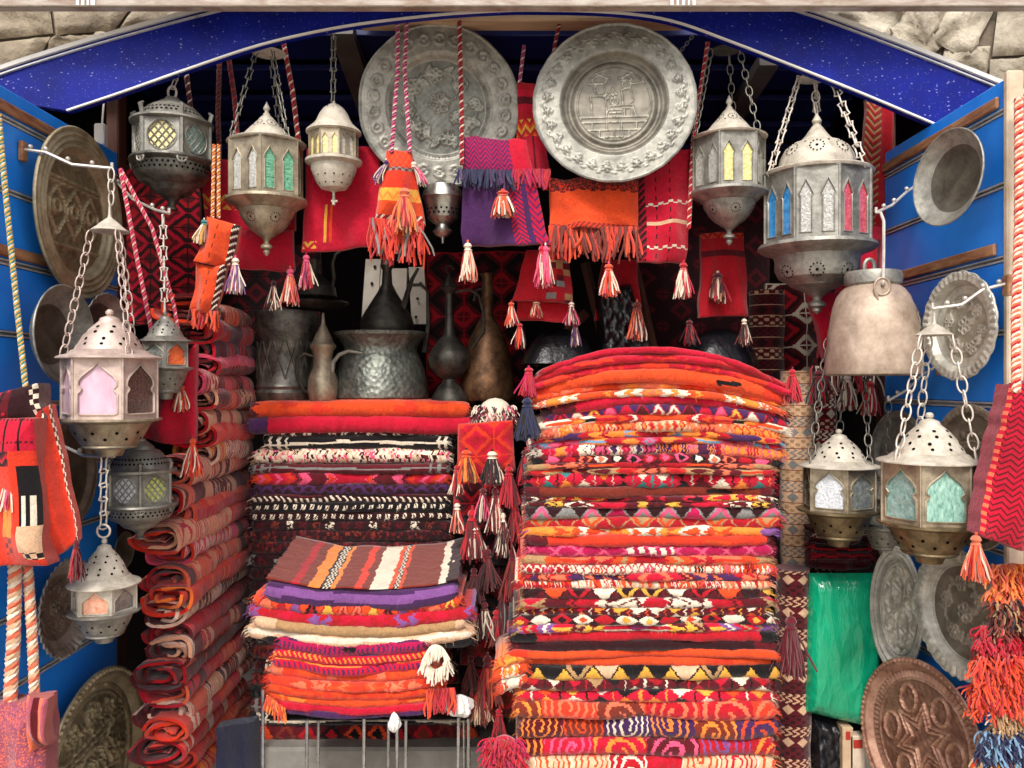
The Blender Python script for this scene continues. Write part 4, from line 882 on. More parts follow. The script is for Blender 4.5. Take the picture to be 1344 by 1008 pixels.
tbl = [(772, 803, 346, 600, 'stripe', 'OR PU VI PU', 1, 'striped brown, cream and amber'), (788, 810, 330, 606, 'tri', 'OR SA YE BK VI RD', 1, 'orange patchwork triangle'), (803, 824, 323, 622, 'bands', 'RD CR VI RD', 1, 'red rug with mauve bands'),
 (818, 835, 333, 612, 'solid', 'TN BG', 1, 'tan and white'), (830, 850, 323, 622, 'stripe', 'BG BG WH BG', 1, 'pinkish beige'), (845, 856, 345, 620, 'solid', 'BK', 1, 'thin black'),
 (841, 862, 362, 560, 'dash', 'MG PU PU', 1, 'magenta and purple braided'), (859, 884, 356, 566, 'dash', 'CR PU LO', 2, 'crimson and plum dashed'), (880, 897, 352, 576, 'bands', 'OR SA RO OR', 1, 'orange and salmon'),
 (895, 908, 350, 580, 'bands', 'RO OR SA RO', 1, 'vermilion'), (906, 919, 350, 584, 'bands', 'OR RO OR', 1, 'deep orange'), (917, 929, 350, 580, 'bands', 'LO OR OR', 1, 'bright light orange'), (927, 936, 352, 578, 'solid', 'CR RD', 1, 'crimson'), (934, 942, 354, 574, 'solid', 'PU MR', 1, 'dark plum')]
DT = 2.3
for k, (y0, y1, x0, x1, st, cs, lp, desc) in enumerate(tbl):
    zb, zt = P(0, y1, DT).z, P(0, y0, DT).z; a, b = P(x0, 0, DT).x, P(x1, 0, DT).x; sg_ = .028 if k < 6 else .022
    zc = lambda u, s_=sg_: s_ * ((2 * u - 1.05) ** 2 - .35) + (.0 if k else 0)
    dd = .36 if k < 6 else .3
    rug('folded_kilim', '%s kilim, %s from top of the table pile' % (desc, ordinal(k + 1)), 'folded kilims on the folding table', a, b, DT + (.004 * (k % 3)), dd, zb, zt + .002, st, cs, 500 + k, lp, zc, jit=.005,
        top=top_stripes if k == 0 else None, tilt=.055 if k == 0 else 0)
s = DT / F
ft = thing('folding_table', 'low folding table with thin chromed legs under the kilim pile', 'table', (P(470, 0, DT).x, DT + .15, 0))
a, b = P(350, 943, DT), P(612, 950, DT)
MB().bbox((a.x, DT + .02, b.z), (b.x, DT + .3, a.z - .012), .004).build('tabletop', M['iron'], ft)
for x, dd in ((345, 0), (403, .03), (418, .26), (478, 0.02), (510, .28), (521, .05), (533, .16), (602, .0), (609, .25), (615, .12)):
    p = P(x, 943 if x > 350 else 905, DT + dd); q = Vector((p.x + random.uniform(-.006, .006), p.y, .0)); MB().tube([p, q], .0048, 8).build('leg', M['table'], ft)
def crumple(label, cx, cy, d, w, h, seed, mat, name='plastic_bag', cat='bag'):
    r = random.Random(seed); o = P(cx, cy, d); s = d / F; prof = []; n = 10
    ph = [r.uniform(0, 6) for _ in range(8)]
    for i in range(n + 1):
        t = i / n; prof.append(((0 if i in (0, n) else w * s * .5 * (math.sin(math.pi * t) ** .6) * (.6 + .5 * t)), h * s * (.5 - t)))
    wob = lambda a, z: 1 + .22 * math.sin(3 * a + ph[0] + z * 60) + .13 * math.sin(7 * a + ph[1] - z * 90) + .06 * math.sin(13 * a + z * 200)
    return tag(MB().lathe(prof, 30, o, wob=wob).build(name, mat, None, origin=o, ang=25), label, cat)
crumple('white plastic bag knotted over the middle table legs', 517, 948, DT - .015, 17, 28, 1, M['plastic_w'])
crumple('white plastic bag tied at the right corner of the table', 604, 926, DT + .03, 38, 30, 2, M['plastic_w'])
tb = thing('yarn_pompom', 'big white wool tassel hanging over the table pile edge', 'tassel', P(572, 848, DT - .04))
rg = random.Random(5); m = MB()
for k in range(110):
    a = rg.uniform(0, 6.28); p = P(572 + 12 * math.cos(a), 862 + 16 * math.sin(a), DT - .035); strand(m, p, (math.cos(a) * .7, -.4, -.5), .045 * rg.uniform(.6, 1.2), .0026, CL['WH'], rg, .3)
stuff(m.build('yarn_ends', M['yarn'], tb))
m = MB(); m.ball(P(572, 856, DT - .025), .018, 8, CL['WH']); m.build('knot', M['yarn'], tb)
for lab, a, b, dd, ln, cs, n in (('orange fringe at the left end of the table pile', (350, 912), (374, 930), DT - .008, 22, 'OR LO OR', 26), ('scarlet fringe at the right end of the table pile', (560, 905), (596, 902), DT - .008, 34, 'RD RO CR OR', 40),
                                 ('white knotted fringe on the striped rug atop the table pile', (596, 735), (578, 775), DT + .16, 12, 'WH WH DM', 30)):
    t = thing('rug_fringe', lab, 'fringe', P(*a, dd)); fringe(t, a, b, dd, ln, cs, n, seed=int(a[0]))
# ---- left pile, folds facing into the stall, curled ends to the street
lpile = ['OR MR SA BG', 'MR RD BR PU', 'MR BR RO PU DM', 'PK RD SA MR BK', 'RD PK OR BK WH', 'RD BG BR SA MR', 'MR RD BG PK', 'TN BR SA RO', 'YE WH RD BR', 'MR SA RD BG', 'MR RD SA BG', 'BR SA OR RO', 'TN BG SA BR', 'PK RO WH MR OR', 'RD SA MR BG', 'RO LO BR MR', 'MR WH RD BG', 'RD MR CR', 'MR BG RD WH', 'MR RD RO SA', 'BR SA RO MR', 'MR WH BG SA', 'RO OR WH BR', 'MR RD WH TN', 'OR RO LO BR', 'OR LO BG TN MR']
ldesc = ['orange and maroon', 'maroon and red', 'deep red', 'pink and salmon', 'rose and orange', 'dark red and beige', 'wine red', 'tan and salmon', 'straw and white banded', 'wine and salmon', 'dark maroon', 'rust and orange', 'sandy tan', 'pink and orange', 'dusky red', 'flame and brown', 'maroon and white', 'plain maroon', 'dark figured', 'dark red', 'brown and salmon', 'maroon and cream scrolled', 'orange and white', 'dark red and tan', 'bright orange', 'orange and tan striped']
ztop = P(0, 402, 2.66).z; n = len(lpile); zbot = .336; st_ = (ztop - zbot) / n
def curl_rug(label, k, zc0, xf, y0, y1, hh, ww, colors, seed):
    """a rug rolled flat: a spiral sheet running along Y, its open curled end towards the street"""
    r = np.random.default_rng(seed); cols = [(min(1, c[0] * 1.2), c[1] * .9, c[2] * .88) for c in pal(colors.replace('TN', 'RO').replace('BR', 'CR').replace('DM', 'MR'))]; ny, nph = 110, 74; turns = r.uniform(2.2, 2.9); ph = np.linspace(np.pi, np.pi + turns * 2 * np.pi, nph + 1); u = np.linspace(0, 1, ny + 1); PH, U = np.meshgrid(ph, u, indexing='ij')
    f = (PH - np.pi) / (turns * 2 * np.pi); sg = 1 if r.random() < .5 else -1
    A_ = ww * .5 * (1 - .62 * f); B_ = hh * .5 * (1 - .85 * f); pw = .8
    cx, cz = np.cos(PH), np.sin(PH) * sg; X = A_ * np.sign(cx) * np.abs(cx) ** pw; Z = B_ * np.sign(cz) * np.abs(cz) ** pw
    flare = np.exp(-U / .10); p2 = r.uniform(0, 6, 5)
    X = X * (1 + .06 * flare * np.sin(PH * 2 + p2[0])) + .003 * np.sin(U * 9 + p2[1]) + .002 * np.sin(U * 23 + PH * 2 + p2[2]); Z = Z * (1 + .14 * flare * np.sin(PH + p2[3])) + .003 * np.sin(U * 8 + p2[4]) - .006 * flare + .0015 * np.sin(U * 30 + PH * 3) + r.uniform(-.02, .02) * (U - .5) + r.normal(0, .0007, U.shape)
    Y = y0 + (y1 - y0) * U + flare * .015 * np.sin(PH * 1.5 + p2[0])
    xc = xf - ww * .5; V = np.stack([xc + X, Y, zc0 + Z], -1); sh = np.clip(1 - .010 / np.maximum(np.hypot(X, Z), .012), .1, 1); W = np.stack([xc + X * sh, Y, zc0 + Z * sh], -1)
    pt_ = pattern(['swirl', 'bands', 'mix', 'swirl', 'lattice', 'bands'][k % 6], ny, nph, cols, r)
    rep = max(1, int(turns * 2)); tile = pattern(['swirl', 'mix', 'bands', 'tri'][k % 4], ny, nph // rep + 1, cols, r); C = np.concatenate([tile] * (rep + 1), 0)[:nph]
    V2 = V.transpose(1, 0, 2)[:, :, :]; n_ = nph + 1; wl = list(W.reshape(-1, 3)); m_ = ny + 1
    ex = [(wl, [(i * m_ + j, (i + 1) * m_ + j, (i + 1) * m_ + j + 1, i * m_ + j + 1) for i in range(nph) for j in range(ny)], tuple(np.array(cols[0]) * .8))]
    for i0 in range(0, nph, 6): i1 = min(i0 + 6, nph); ex.append((list(V[i0:i1 + 1, 0]) + list(W[i0:i1 + 1, 0]), [(i, i + 1, i1 - i0 + 2 + i, i1 - i0 + 1 + i) for i in range(i1 - i0)], tuple(np.array(cols[(i0 // 12) % 2]) * .8)))
    ex.append((list(V[0]) + list(W[0]), [(j, j + 1, m_ + j + 1, m_ + j) for j in range(ny)], cols[1]))
    o = grid_mesh('curled_rug', V, C, M['wool'], None, ex, origin=(xc, y0, zc0)); tag(o, label, 'rolled rug', 'rugs of the left pile with curled ends'); return o
for k in range(n):
    upper = k < 9; ys_ = 2.36 + (.15 if upper else 0) + random.uniform(-.05, .07); zc0 = ztop - (k + .5) * st_ + random.uniform(-.008, .008)
    curl_rug('%s curled rug, %s from the top of the left pile' % (ldesc[k], ordinal(k + 1)), k, zc0, -.895 + random.uniform(-.01, .01) + (.012 if upper else -.006), ys_, 2.94 + random.uniform(-.05, .02), st_ * random.uniform(1.5, 2.0), random.uniform(.14, .18), lpile[k], 700 + k)
# uprights boarding behind the pile
# dark blue cloth at the foot of the left pile
t = thing('blue_cloth', 'dark blue folded cloth at the foot of the left rug pile', 'cloth', P(305, 990, 2.5)); panel(t, [(285, 955), (335, 948), (338, 1040), (280, 1040)], [2.42, 2.6, 2.6, 2.42], [(0, 1, 0, 1, 's', 'NV')], th=.05, seed=4, name='folded_cloth')
# ---- hanging dark rugs at the back of the stall
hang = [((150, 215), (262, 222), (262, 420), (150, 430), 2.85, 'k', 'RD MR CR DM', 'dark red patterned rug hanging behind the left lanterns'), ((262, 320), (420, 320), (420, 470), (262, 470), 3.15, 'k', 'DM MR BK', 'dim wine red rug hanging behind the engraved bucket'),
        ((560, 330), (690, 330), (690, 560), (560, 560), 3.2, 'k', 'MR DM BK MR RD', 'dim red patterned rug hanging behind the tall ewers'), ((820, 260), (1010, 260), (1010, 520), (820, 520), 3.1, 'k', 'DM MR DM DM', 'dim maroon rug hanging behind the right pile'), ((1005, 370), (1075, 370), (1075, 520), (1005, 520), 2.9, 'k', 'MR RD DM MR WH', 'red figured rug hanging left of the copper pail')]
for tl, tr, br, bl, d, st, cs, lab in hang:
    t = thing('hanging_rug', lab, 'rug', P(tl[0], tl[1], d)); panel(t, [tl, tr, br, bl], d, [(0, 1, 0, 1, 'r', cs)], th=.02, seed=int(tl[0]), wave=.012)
# ================================================================ hanging bags and cloths
def bag(name, label, cat, corners, d, regions, th=.025, seed=1, **kw):
    c0 = corners[0]; dd = d if not isinstance(d, (list, tuple)) else d[0]; t = thing(name, label, cat, P((corners[0][0] + corners[1][0]) / 2, corners[0][1], dd)); panel(t, corners, d, regions, th, seed, **kw); return t
# orange saddle pouch on the left
t = bag('woven_pouch', 'orange wool pouch with dark braided edge hanging left of the rugs', 'bag', [(270, 285), (314, 296), (300, 352), (258, 345)], 2.34, [(0, 1, 0, 1, 's', 'OR'), (.46, .5, 0, 1, 'c', 'BR OR'), (.84, 1, 0, 1, 'd', 'MR BK WH')], .02, 2, bulge=.02)
panel(t, [(258, 345), (300, 352), (284, 412), (250, 408)], 2.34, [(0, 1, 0, 1, 's', 'OR'), (.46, .5, 0, 1, 'c', 'BR OR'), (.8, 1, 0, 1, 'd', 'MR BK WH')], .018, 3)
fringe(t, (250, 405), (286, 409), 2.335, 26, 'OR RD OR MR', 22, 4)
for q, x in ((0, 281), (1, 287)): rope(t, [P(x, 190, 2.36), P(x - 2 + q * 2, 286, 2.34)], .0045, 'YE WH RD', .028)
tassel(t, 268, 288, 2.32, 34, 22, 'TE WH YE WH', 3, tilt=(-.6, 0)); tassel(t, 309, 338, 2.325, 48, 26, 'WH VI WH PK', 4, n=20)
# red cloths behind the left lanterns
t = bag('red_cloth', 'red felt cloth with orange stitched band behind the green paned lantern', 'cloth', [(266, 210), (392, 206), (386, 300), (268, 303)], 2.56, [(0, 1, 0, 1, 's', 'CR'), (.0, .36, .5, .7, 'z', 'OR CR YE')], .02, 5)
t = bag('red_cloth', 'plain scarlet felt bag with tassels below the green paned lantern', 'bag', [(300, 303), (384, 302), (386, 356), (298, 352)], 2.52, [(0, 1, 0, 1, 's', 'CR')], .02, 6)
tassel(t, 381, 352, 2.50, 50, 26, 'PK WH RD SA', 5); tassel(t, 359, 368, 2.52, 40, 18, 'DM WH BR DM', 6)
t = bag('red_cloth', 'red felt cloth with yellow stitched strokes beside the small round lantern', 'cloth', [(404, 196), (500, 192), (492, 322), (397, 332)], 2.5, [(0, 1, 0, 1, 's', 'CR'), (.28, .33, .55, .92, 's', 'YE'), (.36, .39, .55, .92, 's', 'OR'), (.02, .2, .9, .98, 'z', 'YE CR')], .02, 7)
tassel(t, 402, 334, 2.48, 46, 24, 'PK RD PU WH CR', 7)
# striped orange pouch in front of the left big plate
t = bag('striped_pouch', 'orange and yellow striped pouch with fringe hanging before the left big plate', 'bag', [(509, 198), (541, 198), (556, 294), (490, 294)], 2.38,
        [(0, 1, 0, 1, 's', 'RO'), (0, 1, .0, .25, 'c', 'RO OR'), (0, 1, .25, .3, 'c', 'GY BR'), (0, 1, .55, .72, 'z', 'YE LO YE'), (0, 1, .72, .9, 's', 'OR'), (0, 1, .9, 1, 'd', 'WH RD BR')], .035, 8, bulge=.02)
fringe(t, (486, 286), (556, 292), 2.365, 58, 'RO RD OR RO RO GY', 62, 9, r=.0032)
for q, x in ((0, 522), (1, 531)): rope(t, [P(x + q * 3, 28, 2.40), P(x, 90, 2.385), P(514 + q * 24, 200, 2.375)], .0055, 'PU WH PK', .03)
tassel(t, 531, 246, 2.34, 62, 36, 'SA LO BG RD', 10, n=20); tassel(t, 507, 210, 2.36, 34, 20, 'PU VI WH', 11, tilt=(-1.2, 0)); tassel(t, 543, 212, 2.36, 36, 20, 'WH PK PU', 12, tilt=(1.3, 0))
# purple herringbone saddle bag
t = bag('saddle_bag', 'purple and crimson herringbone saddle bag with navy fringe', 'bag', [(608, 181), (690, 184), (722, 322), (606, 322)], 2.42,
        [(0, 1, 0, 1, 's', 'PU'), (0, .72, 0, .34, 'h', 'MG PU'), (.72, 1, 0, .34, 's', 'CR'), (.6, .78, .34, 1, 'h', 'CR PU'), (.78, .84, .34, 1, 's', 'PU'), (.84, 1, .34, 1, 'h', 'CR PU MG'), (0, .6, .36, 1, 's', 'PU')], .03, 9)
fringe(t, (602, 222), (672, 224), 2.40, 28, 'NV PU NV', 46, 13, r=.0034); fringe(t, (674, 222), (722, 222), 2.40, 26, 'CR MG RD', 30, 14, r=.003)
rope(t, [P(603, 28, 2.41), P(606, 150, 2.405), P(606, 216, 2.40)], .006, 'RD WH MR', .034)
tassel(t, 660, 250, 2.375, 36, 44, 'RO SA DM WH OR', 15, n=22); tassel(t, 614, 318, 2.40, 52, 28, 'WH RD WH SA', 16, n=18); tassel(t, 716, 322, 2.40, 56, 24, 'PK CR WH', 17)
# red band bag hanging between the plates
t = bag('red_bag', 'red and orange herringbone strip hanging between the two big plates', 'bag', [(679, 108), (702, 110), (726, 246), (676, 246)], 2.49, [(0, 1, 0, 1, 's', 'CR'), (0, 1, 0, .35, 'hs', 'RD CR MR CR RD'), (0, 1, .35, .52, 'z', 'OR YE RD'), (.55, .6, .52, 1, 's', 'MR')], .025, 10)
rope(t, [P(735, 28, 2.45), P(728, 60, 2.46), P(724, 96, 2.47)], .005, 'MR WH RD', .03); rope(t, [P(688, 60, 2.47), P(682, 108, 2.48)], .005, 'RD WH VI', .03)
# orange fringed bag below the right big plate
t = bag('orange_bag', 'orange wool bag with long rust fringe under the right big plate', 'bag', [(722, 234), (838, 236), (838, 302), (722, 300)], 2.43, [(0, 1, 0, 1, 's', 'OR'), (0, 1, .0, .24, 'n', 'BR RO MR'), (0, 1, .24, .28, 'c', 'MR OR'), (0, 1, .9, 1, 'd', 'RO BR')], .03, 11)
fringe(t, (721, 296), (838, 298), 2.42, 46, 'BR RO BR OR BR', 80, 18, r=.0034)
tassel(t, 711, 322, 2.40, 0.1 + 54, 22, 'CR PK WH RD', 19); tassel(t, 799, 346, 2.41, 44, 30, 'OR SA WH RO PK', 20, n=18)
# plaid bag
t = bag('plaid_bag', 'red plaid bag with white cross lines below the right big plate', 'bag', [(836, 205), (906, 196), (904, 344), (838, 344)], 2.46,
        [(0, 1, 0, 1, 's', 'CR'), (0, .14, 0, 1, 'd', 'MR CR BK'), (.33, .36, 0, 1, 'c', 'BK CR'), (.58, .61, 0, 1, 'c', 'BK CR'), (.14, 1, .46, .49, 'c', 'WH CR'), (.14, 1, .64, .67, 's', 'BG'), (.14, 1, .86, .89, 'c', 'WH CR')], .03, 12)
rope(t, [P(929, 56, 2.44), P(910, 180, 2.43), P(904, 300, 2.43)], .0055, 'RD WH RD', .032)
tassel(t, 897, 344, 2.43, 48, 28, 'RD WH PK WH CR', 21, n=20)
# smaller red bags further in
t = bag('red_pouch', 'small red pouch with grey checks and tassels under the herringbone bag', 'bag', [(690, 328), (745, 330), (752, 398), (672, 394)], 2.56, [(0, 1, 0, 1, 's', 'RD'), (.55, 1, .2, 1, 'k', 'RD MR GY RD TN')], .025, 13)
panel(t, [(680, 390), (750, 392), (756, 424), (676, 420)], 2.6, [(0, 1, 0, 1, 's', 'RD')], .02, 14)
for x, y, w, l, cs, q in ((671, 396, 20, 34, 'OR WH RD', 22), (682, 424, 20, 34, 'RD WH OR DM', 23), (704, 396, 26, 22, 'TN BR WH RD', 24), (750, 396, 20, 32, 'WH MR PK', 25), (755, 424, 18, 32, 'MR PU WH', 26)): tassel(t, x, y, 2.54, l, w, cs, q, n=12)
t = bag('red_pouch', 'red bag hanging below the left lantern of the right group', 'bag', [(920, 306), (976, 306), (982, 416), (918, 416)], 2.6, [(0, 1, 0, 1, 's', 'RD'), (0, 1, .0, .08, 'z', 'OR RD'), (0, 1, .22, .3, 's', 'MR')], .025, 15)
tassel(t, 942, 358, 2.56, 40, 34, 'MR TN DM RD WH', 27); tassel(t, 977, 418, 2.57, 36, 20, 'WH BR DM', 28); tassel(t, 905, 420, 2.57, 34, 24, 'MR RD DM', 29)
t = bag('red_cloth', 'dark red cloth hanging behind the orange fringed bag', 'cloth', [(790, 340), (836, 340), (842, 420), (780, 420)], 2.72, [(0, 1, 0, 1, 's', 'RD')], .02, 16)
tassel(t, 836, 396, 2.6, 52, 30, 'BR OR WH MR SA', 30, n=18)
# long red rugs at the right of the opening
t = bag('red_runner', 'long red herringbone runner hanging beside the right slat wall', 'runner', [(1138, 128), (1172, 138), (1166, 300), (1126, 296)], 2.63, [(0, 1, 0, 1, 's', 'RD'), (.0, .55, 0, 1, 'h', 'RD BR TN'), (.86, 1, 0, 1, 'd', 'RD CR')], .02, 17, wave=.01)
panel(t, [(1120, 290), (1166, 300), (1160, 470), (1072, 470)], 2.62, [(0, 1, 0, 1, 's', 'CR'), (.5, .9, .1, .9, 'vs', 'CR RD MR CR')], .02, 18, wave=.012)
t = bag('red_pouch', 'scarlet pouch with orange scroll beside the copper pail', 'bag', [(1062, 385), (1126, 380), (1114, 470), (1082, 476)], 2.54, [(0, 1, 0, 1, 's', 'CR'), (.3, .36, .3, .9, 's', 'OR')], .03, 19, bulge=.02)
fringe(t, (1066, 480), (1150, 486), 2.52, 40, 'RD MR WH CR DM', 44, 31, curl=.25)
for x, y, cs, q in ((1074, 486, 'MR RD DM', 32), (1112, 492, 'WH RD MR WH', 33), (1142, 500, 'RD CR RO WH', 34)): tassel(t, x, y, 2.5, 46, 30, cs, q, n=18)
# red felt flap low on the left
t = bag('red_felt_bag', 'plain red felt bag with tassels between the two left lanterns', 'bag', [(236, 470), (256, 450), (256, 580), (184, 572)], 2.3, [(0, 1, 0, 1, 's', 'CR')], .02, 20, sagb=.012)
tassel(t, 237, 505, 2.27, 36, 30, 'OR BR WH RD', 35); tassel(t, 253, 575, 2.27, 52, 24, 'OR WH RO RD', 36)
rope(t, [P(158, 222, 2.25), P(176, 320, 2.25), P(200, 440, 2.27), P(240, 470, 2.29)], .005, 'RD WH PK', .03); rope(t, [P(158, 222, 2.25), P(200, 300, 2.26), P(228, 400, 2.28), P(240, 470, 2.29)], .0045, 'RD WH PK', .03)
# free hanging cords
for lab, pts, cs in (('dark red and white cord hanging right of the lattice lantern', [(244, 92), (250, 140), (256, 190)], 'MR WH MR'), ('maroon cord hanging left of the green paned lantern', [(300, 76), (308, 130), (312, 190)], 'MR RD MR'), ('red and white cord hanging right of the green paned lantern', [(372, 56), (384, 120), (392, 186)], 'RD WH MR'),
                     ('second dark cord behind the green paned lantern', [(288, 80), (286, 150), (288, 210)], 'DM MR BR')):
    d_ = 2.46 if 'dark' not in lab else 2.5; tag(rope(None, [P(*p, d_) for p in pts], .0065, cs, .036, origin=P(*pts[0], d_), name='twisted_rope'), lab, 'cord')
# ---- bags at the left and right edge of the view
t = bag('woven_bag', 'red and black woven shoulder bag at the left edge of the stall', 'bag', [(-60, 556), (46, 548), (64, 740), (-70, 748)], 1.84,
        [(0, 1, 0, 1, 's', 'RO'), (0, 1, 0, .22, 'p', 'CR BK MR'), (.0, .75, .22, .32, 'z', 'BK MR CR'), (.62, .74, .55, .8, 's', 'LO'), (.64, .72, .8, .92, 'c', 'BR RO'), (.82, 1, .32, .72, 's', 'BK'), (.84, .88, .52, .72, 's', 'WH'), (.92, .96, .52, .72, 's', 'WH'), (.8, 1, .72, .9, 's', 'BG'), (.84, 1, .9, .95, 'c', 'BG BK')], .05, 21, bulge=.03, wave=.01)
panel(t, [(44, 545), (64, 528), (108, 704), (60, 738)], [1.86, 1.9, 1.9, 1.86], [(0, 1, 0, 1, 's', 'RO'), (0, .3, 0, .3, 'p', 'RO BK CR'), (.9, 1, 0, 1, 'c', 'WH BR')], .02, 26, name='side_flap', bulge=.008)
panel(t, [(-30, 520), (46, 506), (58, 552), (-40, 566)], 1.88, [(0, 1, 0, 1, 'p', 'MR BK CR'), (.6, 1, 0, 1, 's', 'DM'), (.88, 1, 0, 1, 'c', 'WH DM')], .05, 22)
rope(t, [P(-2, 150, 1.92), P(8, 260, 1.9), P(22, 400, 1.9), P(34, 512, 1.89)], .0055, 'YE WH TE', .03)
tassel(t, 14, 612, 1.83, 62, 34, 'PK WH RD WH', 37, n=22); tassel(t, 100, 708, 1.86, 56, 22, 'MR RD MR', 38)
t = thing('braided_strap', 'thick red and white braided strap at the lower left edge', 'strap', P(20, 740, 1.9)); rope(t, [P(20, 740, 1.9), P(18, 830, 1.9), P(12, 940, 1.9)], .0115, 'BG SA WH BK', .05, strands=3, name='braid')
t = thing('braided_strap', 'thin red and white braided strap beside the lower left tray', 'strap', P(38, 742, 1.92)); rope(t, [P(36, 742, 1.92), P(42, 830, 1.92), P(46, 925, 1.92)], .009, 'BG WH SA BK', .045, strands=3, name='braid')
t = bag('pink_woven_bag', 'pink and mauve woven bag at the lower left corner', 'bag', [(-30, 930), (56, 918), (70, 1040), (-40, 1040)], 1.88, [(0, 1, 0, 1, 'n', 'DP DV DP SA DV')], .05, 23, bulge=.045, wave=.016)
panel(t, [(34, 912), (60, 918), (66, 975), (42, 985)], 1.845, [(0, 1, 0, 1, 'vs', 'SA DP MR SA DP')], .03, 27, name='folded_strap', bulge=.02)
m = MB()
for k in range(3): pass
t = bag('herringbone_bag', 'crimson herringbone bag with purple corner at the right edge', 'bag', [(1326, 505), (1400, 490), (1400, 742), (1281, 700)], [1.80, 1.76, 1.76, 1.80], [(0, 1, 0, 1, 'h', 'CR MR CR'), (.62, 1, .42, 1, 's', 'PU'), (.0, .05, 0, 1, 'c', 'CR SA')], .05, 24, bulge=.015)
rope(t, [P(1337, 130, 1.92), P(1337, 300, 1.9), P(1333, 420, 1.84), P(1334, 515, 1.79)], .0085, 'WH RD SA', .042)
tassel(t, 1281, 702, 1.78, 62, 36, 'SA WH RD OR', 39, n=22)
def wool_bunch(label, items):
    t = thing('yarn_tassel_bunch', label, 'tassels', P(*items[0][:2], items[0][2]))
    for k, (x, y, d, w, h, cs) in enumerate(items):
        rg = random.Random(k + int(x)); m = MB(); cc = pal(cs)
        for q in range(int(620 * w / 60)):
            a = rg.uniform(-1, 1); p = P(x + a * w * .5, y - h * .5 + rg.uniform(0, .75) * h, d + rg.uniform(-.012, .03)); strand(m, p, (a * .5, -.6, .1), h * d / F * rg.uniform(.22, .5), .0022, rg.choice(cc), rg, .34, sag=.3)
        m.ball(P(x, y - h * .1, d + .03), w * .46 * d / F, 8, cc[0]); m.build('yarn_tuft', M['yarn'], t)
    return t
wool_bunch('bunch of red, orange, tan and blue yarn tassels at the lower right corner', [(1330, 770, 1.9, 56, 60, 'SA LO OR'), (1335, 815, 1.88, 56, 56, 'TN BR DM'), (1322, 850, 1.89, 70, 60, 'RD CR RD'), (1318, 900, 1.87, 74, 84, 'OR RD RO OR'), (1335, 950, 1.86, 60, 50, 'TN BG TN'), (1322, 985, 1.85, 70, 50, 'NV LB NV'), (1312, 1010, 1.86, 60, 50, 'OR TN YE')])
# ---- tassel tangle between the two piles
rg = random.Random(77)
tri = [(636, 580, 'RD CR RO', 'red woven'), (630, 640, 'MR DM RD', 'wine red'), (645, 700, 'DM MR BK', 'dark'), (642, 760, 'DM BK MR', 'blackish'), (640, 830, 'MR DM RD BR', 'dark maroon'), (650, 900, 'MR RD BR', 'red brown')]
for k, (x, y, cs, nm) in enumerate(tri):
    t = bag('fringed_trapping', '%s fringed animal trapping, %s down between the two piles' % (nm, ordinal(k + 1)), 'trapping', [(x - 34, y - 24), (x + 38, y - 28), (x + 40, y + 40), (x - 36, y + 44)], 2.62 + .01 * (k % 2), [(0, 1, 0, 1, 'r', cs)], .05, 40 + k, bulge=.03)
for k, (x, y, l, w, cs) in enumerate([(612, 590, 46, 34, 'OR LO YE MR'), (646, 592, 46, 36, 'WH BK MR DM'), (600, 660, 40, 22, 'WH SA DM RD'), (620, 668, 70, 34, 'RD MR RD'), (622, 690, 42, 40, 'WH RD MR RD'), (660, 672, 60, 20, 'WH DM BR MR'), (676, 656, 60, 26, 'RD MR'), (672, 720, 70, 24, 'MR RD BR'), (660, 770, 60, 18, 'MR GY DM'), (640, 860, 70, 34, 'MR RD OR BR'), (652, 800, 50, 28, 'RD BR MR'), (632, 905, 46, 26, 'BG MR BR'), (690, 590, 46, 30, 'MR CR'), (655, 930, 40, 24, 'RD MR'), (600, 610, 40, 22, 'RD WH MR'), (668, 612, 54, 30, 'RD CR MR'), (634, 640, 44, 24, 'MR WH PK DM'), (650, 640, 60, 26, 'MR RD WH'), (686, 700, 60, 26, 'RD MR CR'), (640, 720, 56, 26, 'MR DM BR'), (622, 745, 50, 24, 'MR DM'), (668, 800, 60, 26, 'MR RD'), (656, 850, 56, 26, 'OR RD BR'), (618, 860, 50, 22, 'MR BR DM'), (636, 790, 50, 26, 'MR WH DM')]):
    tt = thing('hanging_tassel', '%s yarn tassel, %s counted downwards between the two piles' % ({'OR': 'orange', 'WH': 'white and dark', 'RD': 'red', 'MR': 'maroon', 'BG': 'beige'}[cs.split()[0]], ordinal(k + 1)), 'tassel', P(x, y, 2.5), 'tassels between the two piles'); tassel(tt, x, y, 2.52, l, w, cs, 60 + k, n=22)
tt = thing('tassel_bundle', 'navy yarn tassel at the upper left corner of the tall right pile', 'tassel', P(690, 540, 2.2)); tassel(tt, 692, 522, 2.19, 56, 36, 'NV BK NV', 80, n=30)
tt = thing('tassel_bundle', 'maroon tassel hanging on the right flank of the tall right pile', 'tassel', P(1040, 810, 2.2)); tassel(tt, 1038, 808, 2.19, 80, 40, 'MR DM MR', 81, n=34)
tt = thing('tassel_bundle', 'scarlet tassel at the upper right corner of the tall right pile', 'tassel', P(1046, 490, 2.2)); tassel(tt, 1040, 484, 2.2, 46, 26, 'RD CR MR', 82, n=26)
tt = thing('tassel_bundle', 'crimson tassel at the upper left corner of the tall right pile', 'tassel', P(690, 480, 2.2)); tassel(tt, 694, 482, 2.2, 40, 30, 'CR RD MG', 85, n=26)
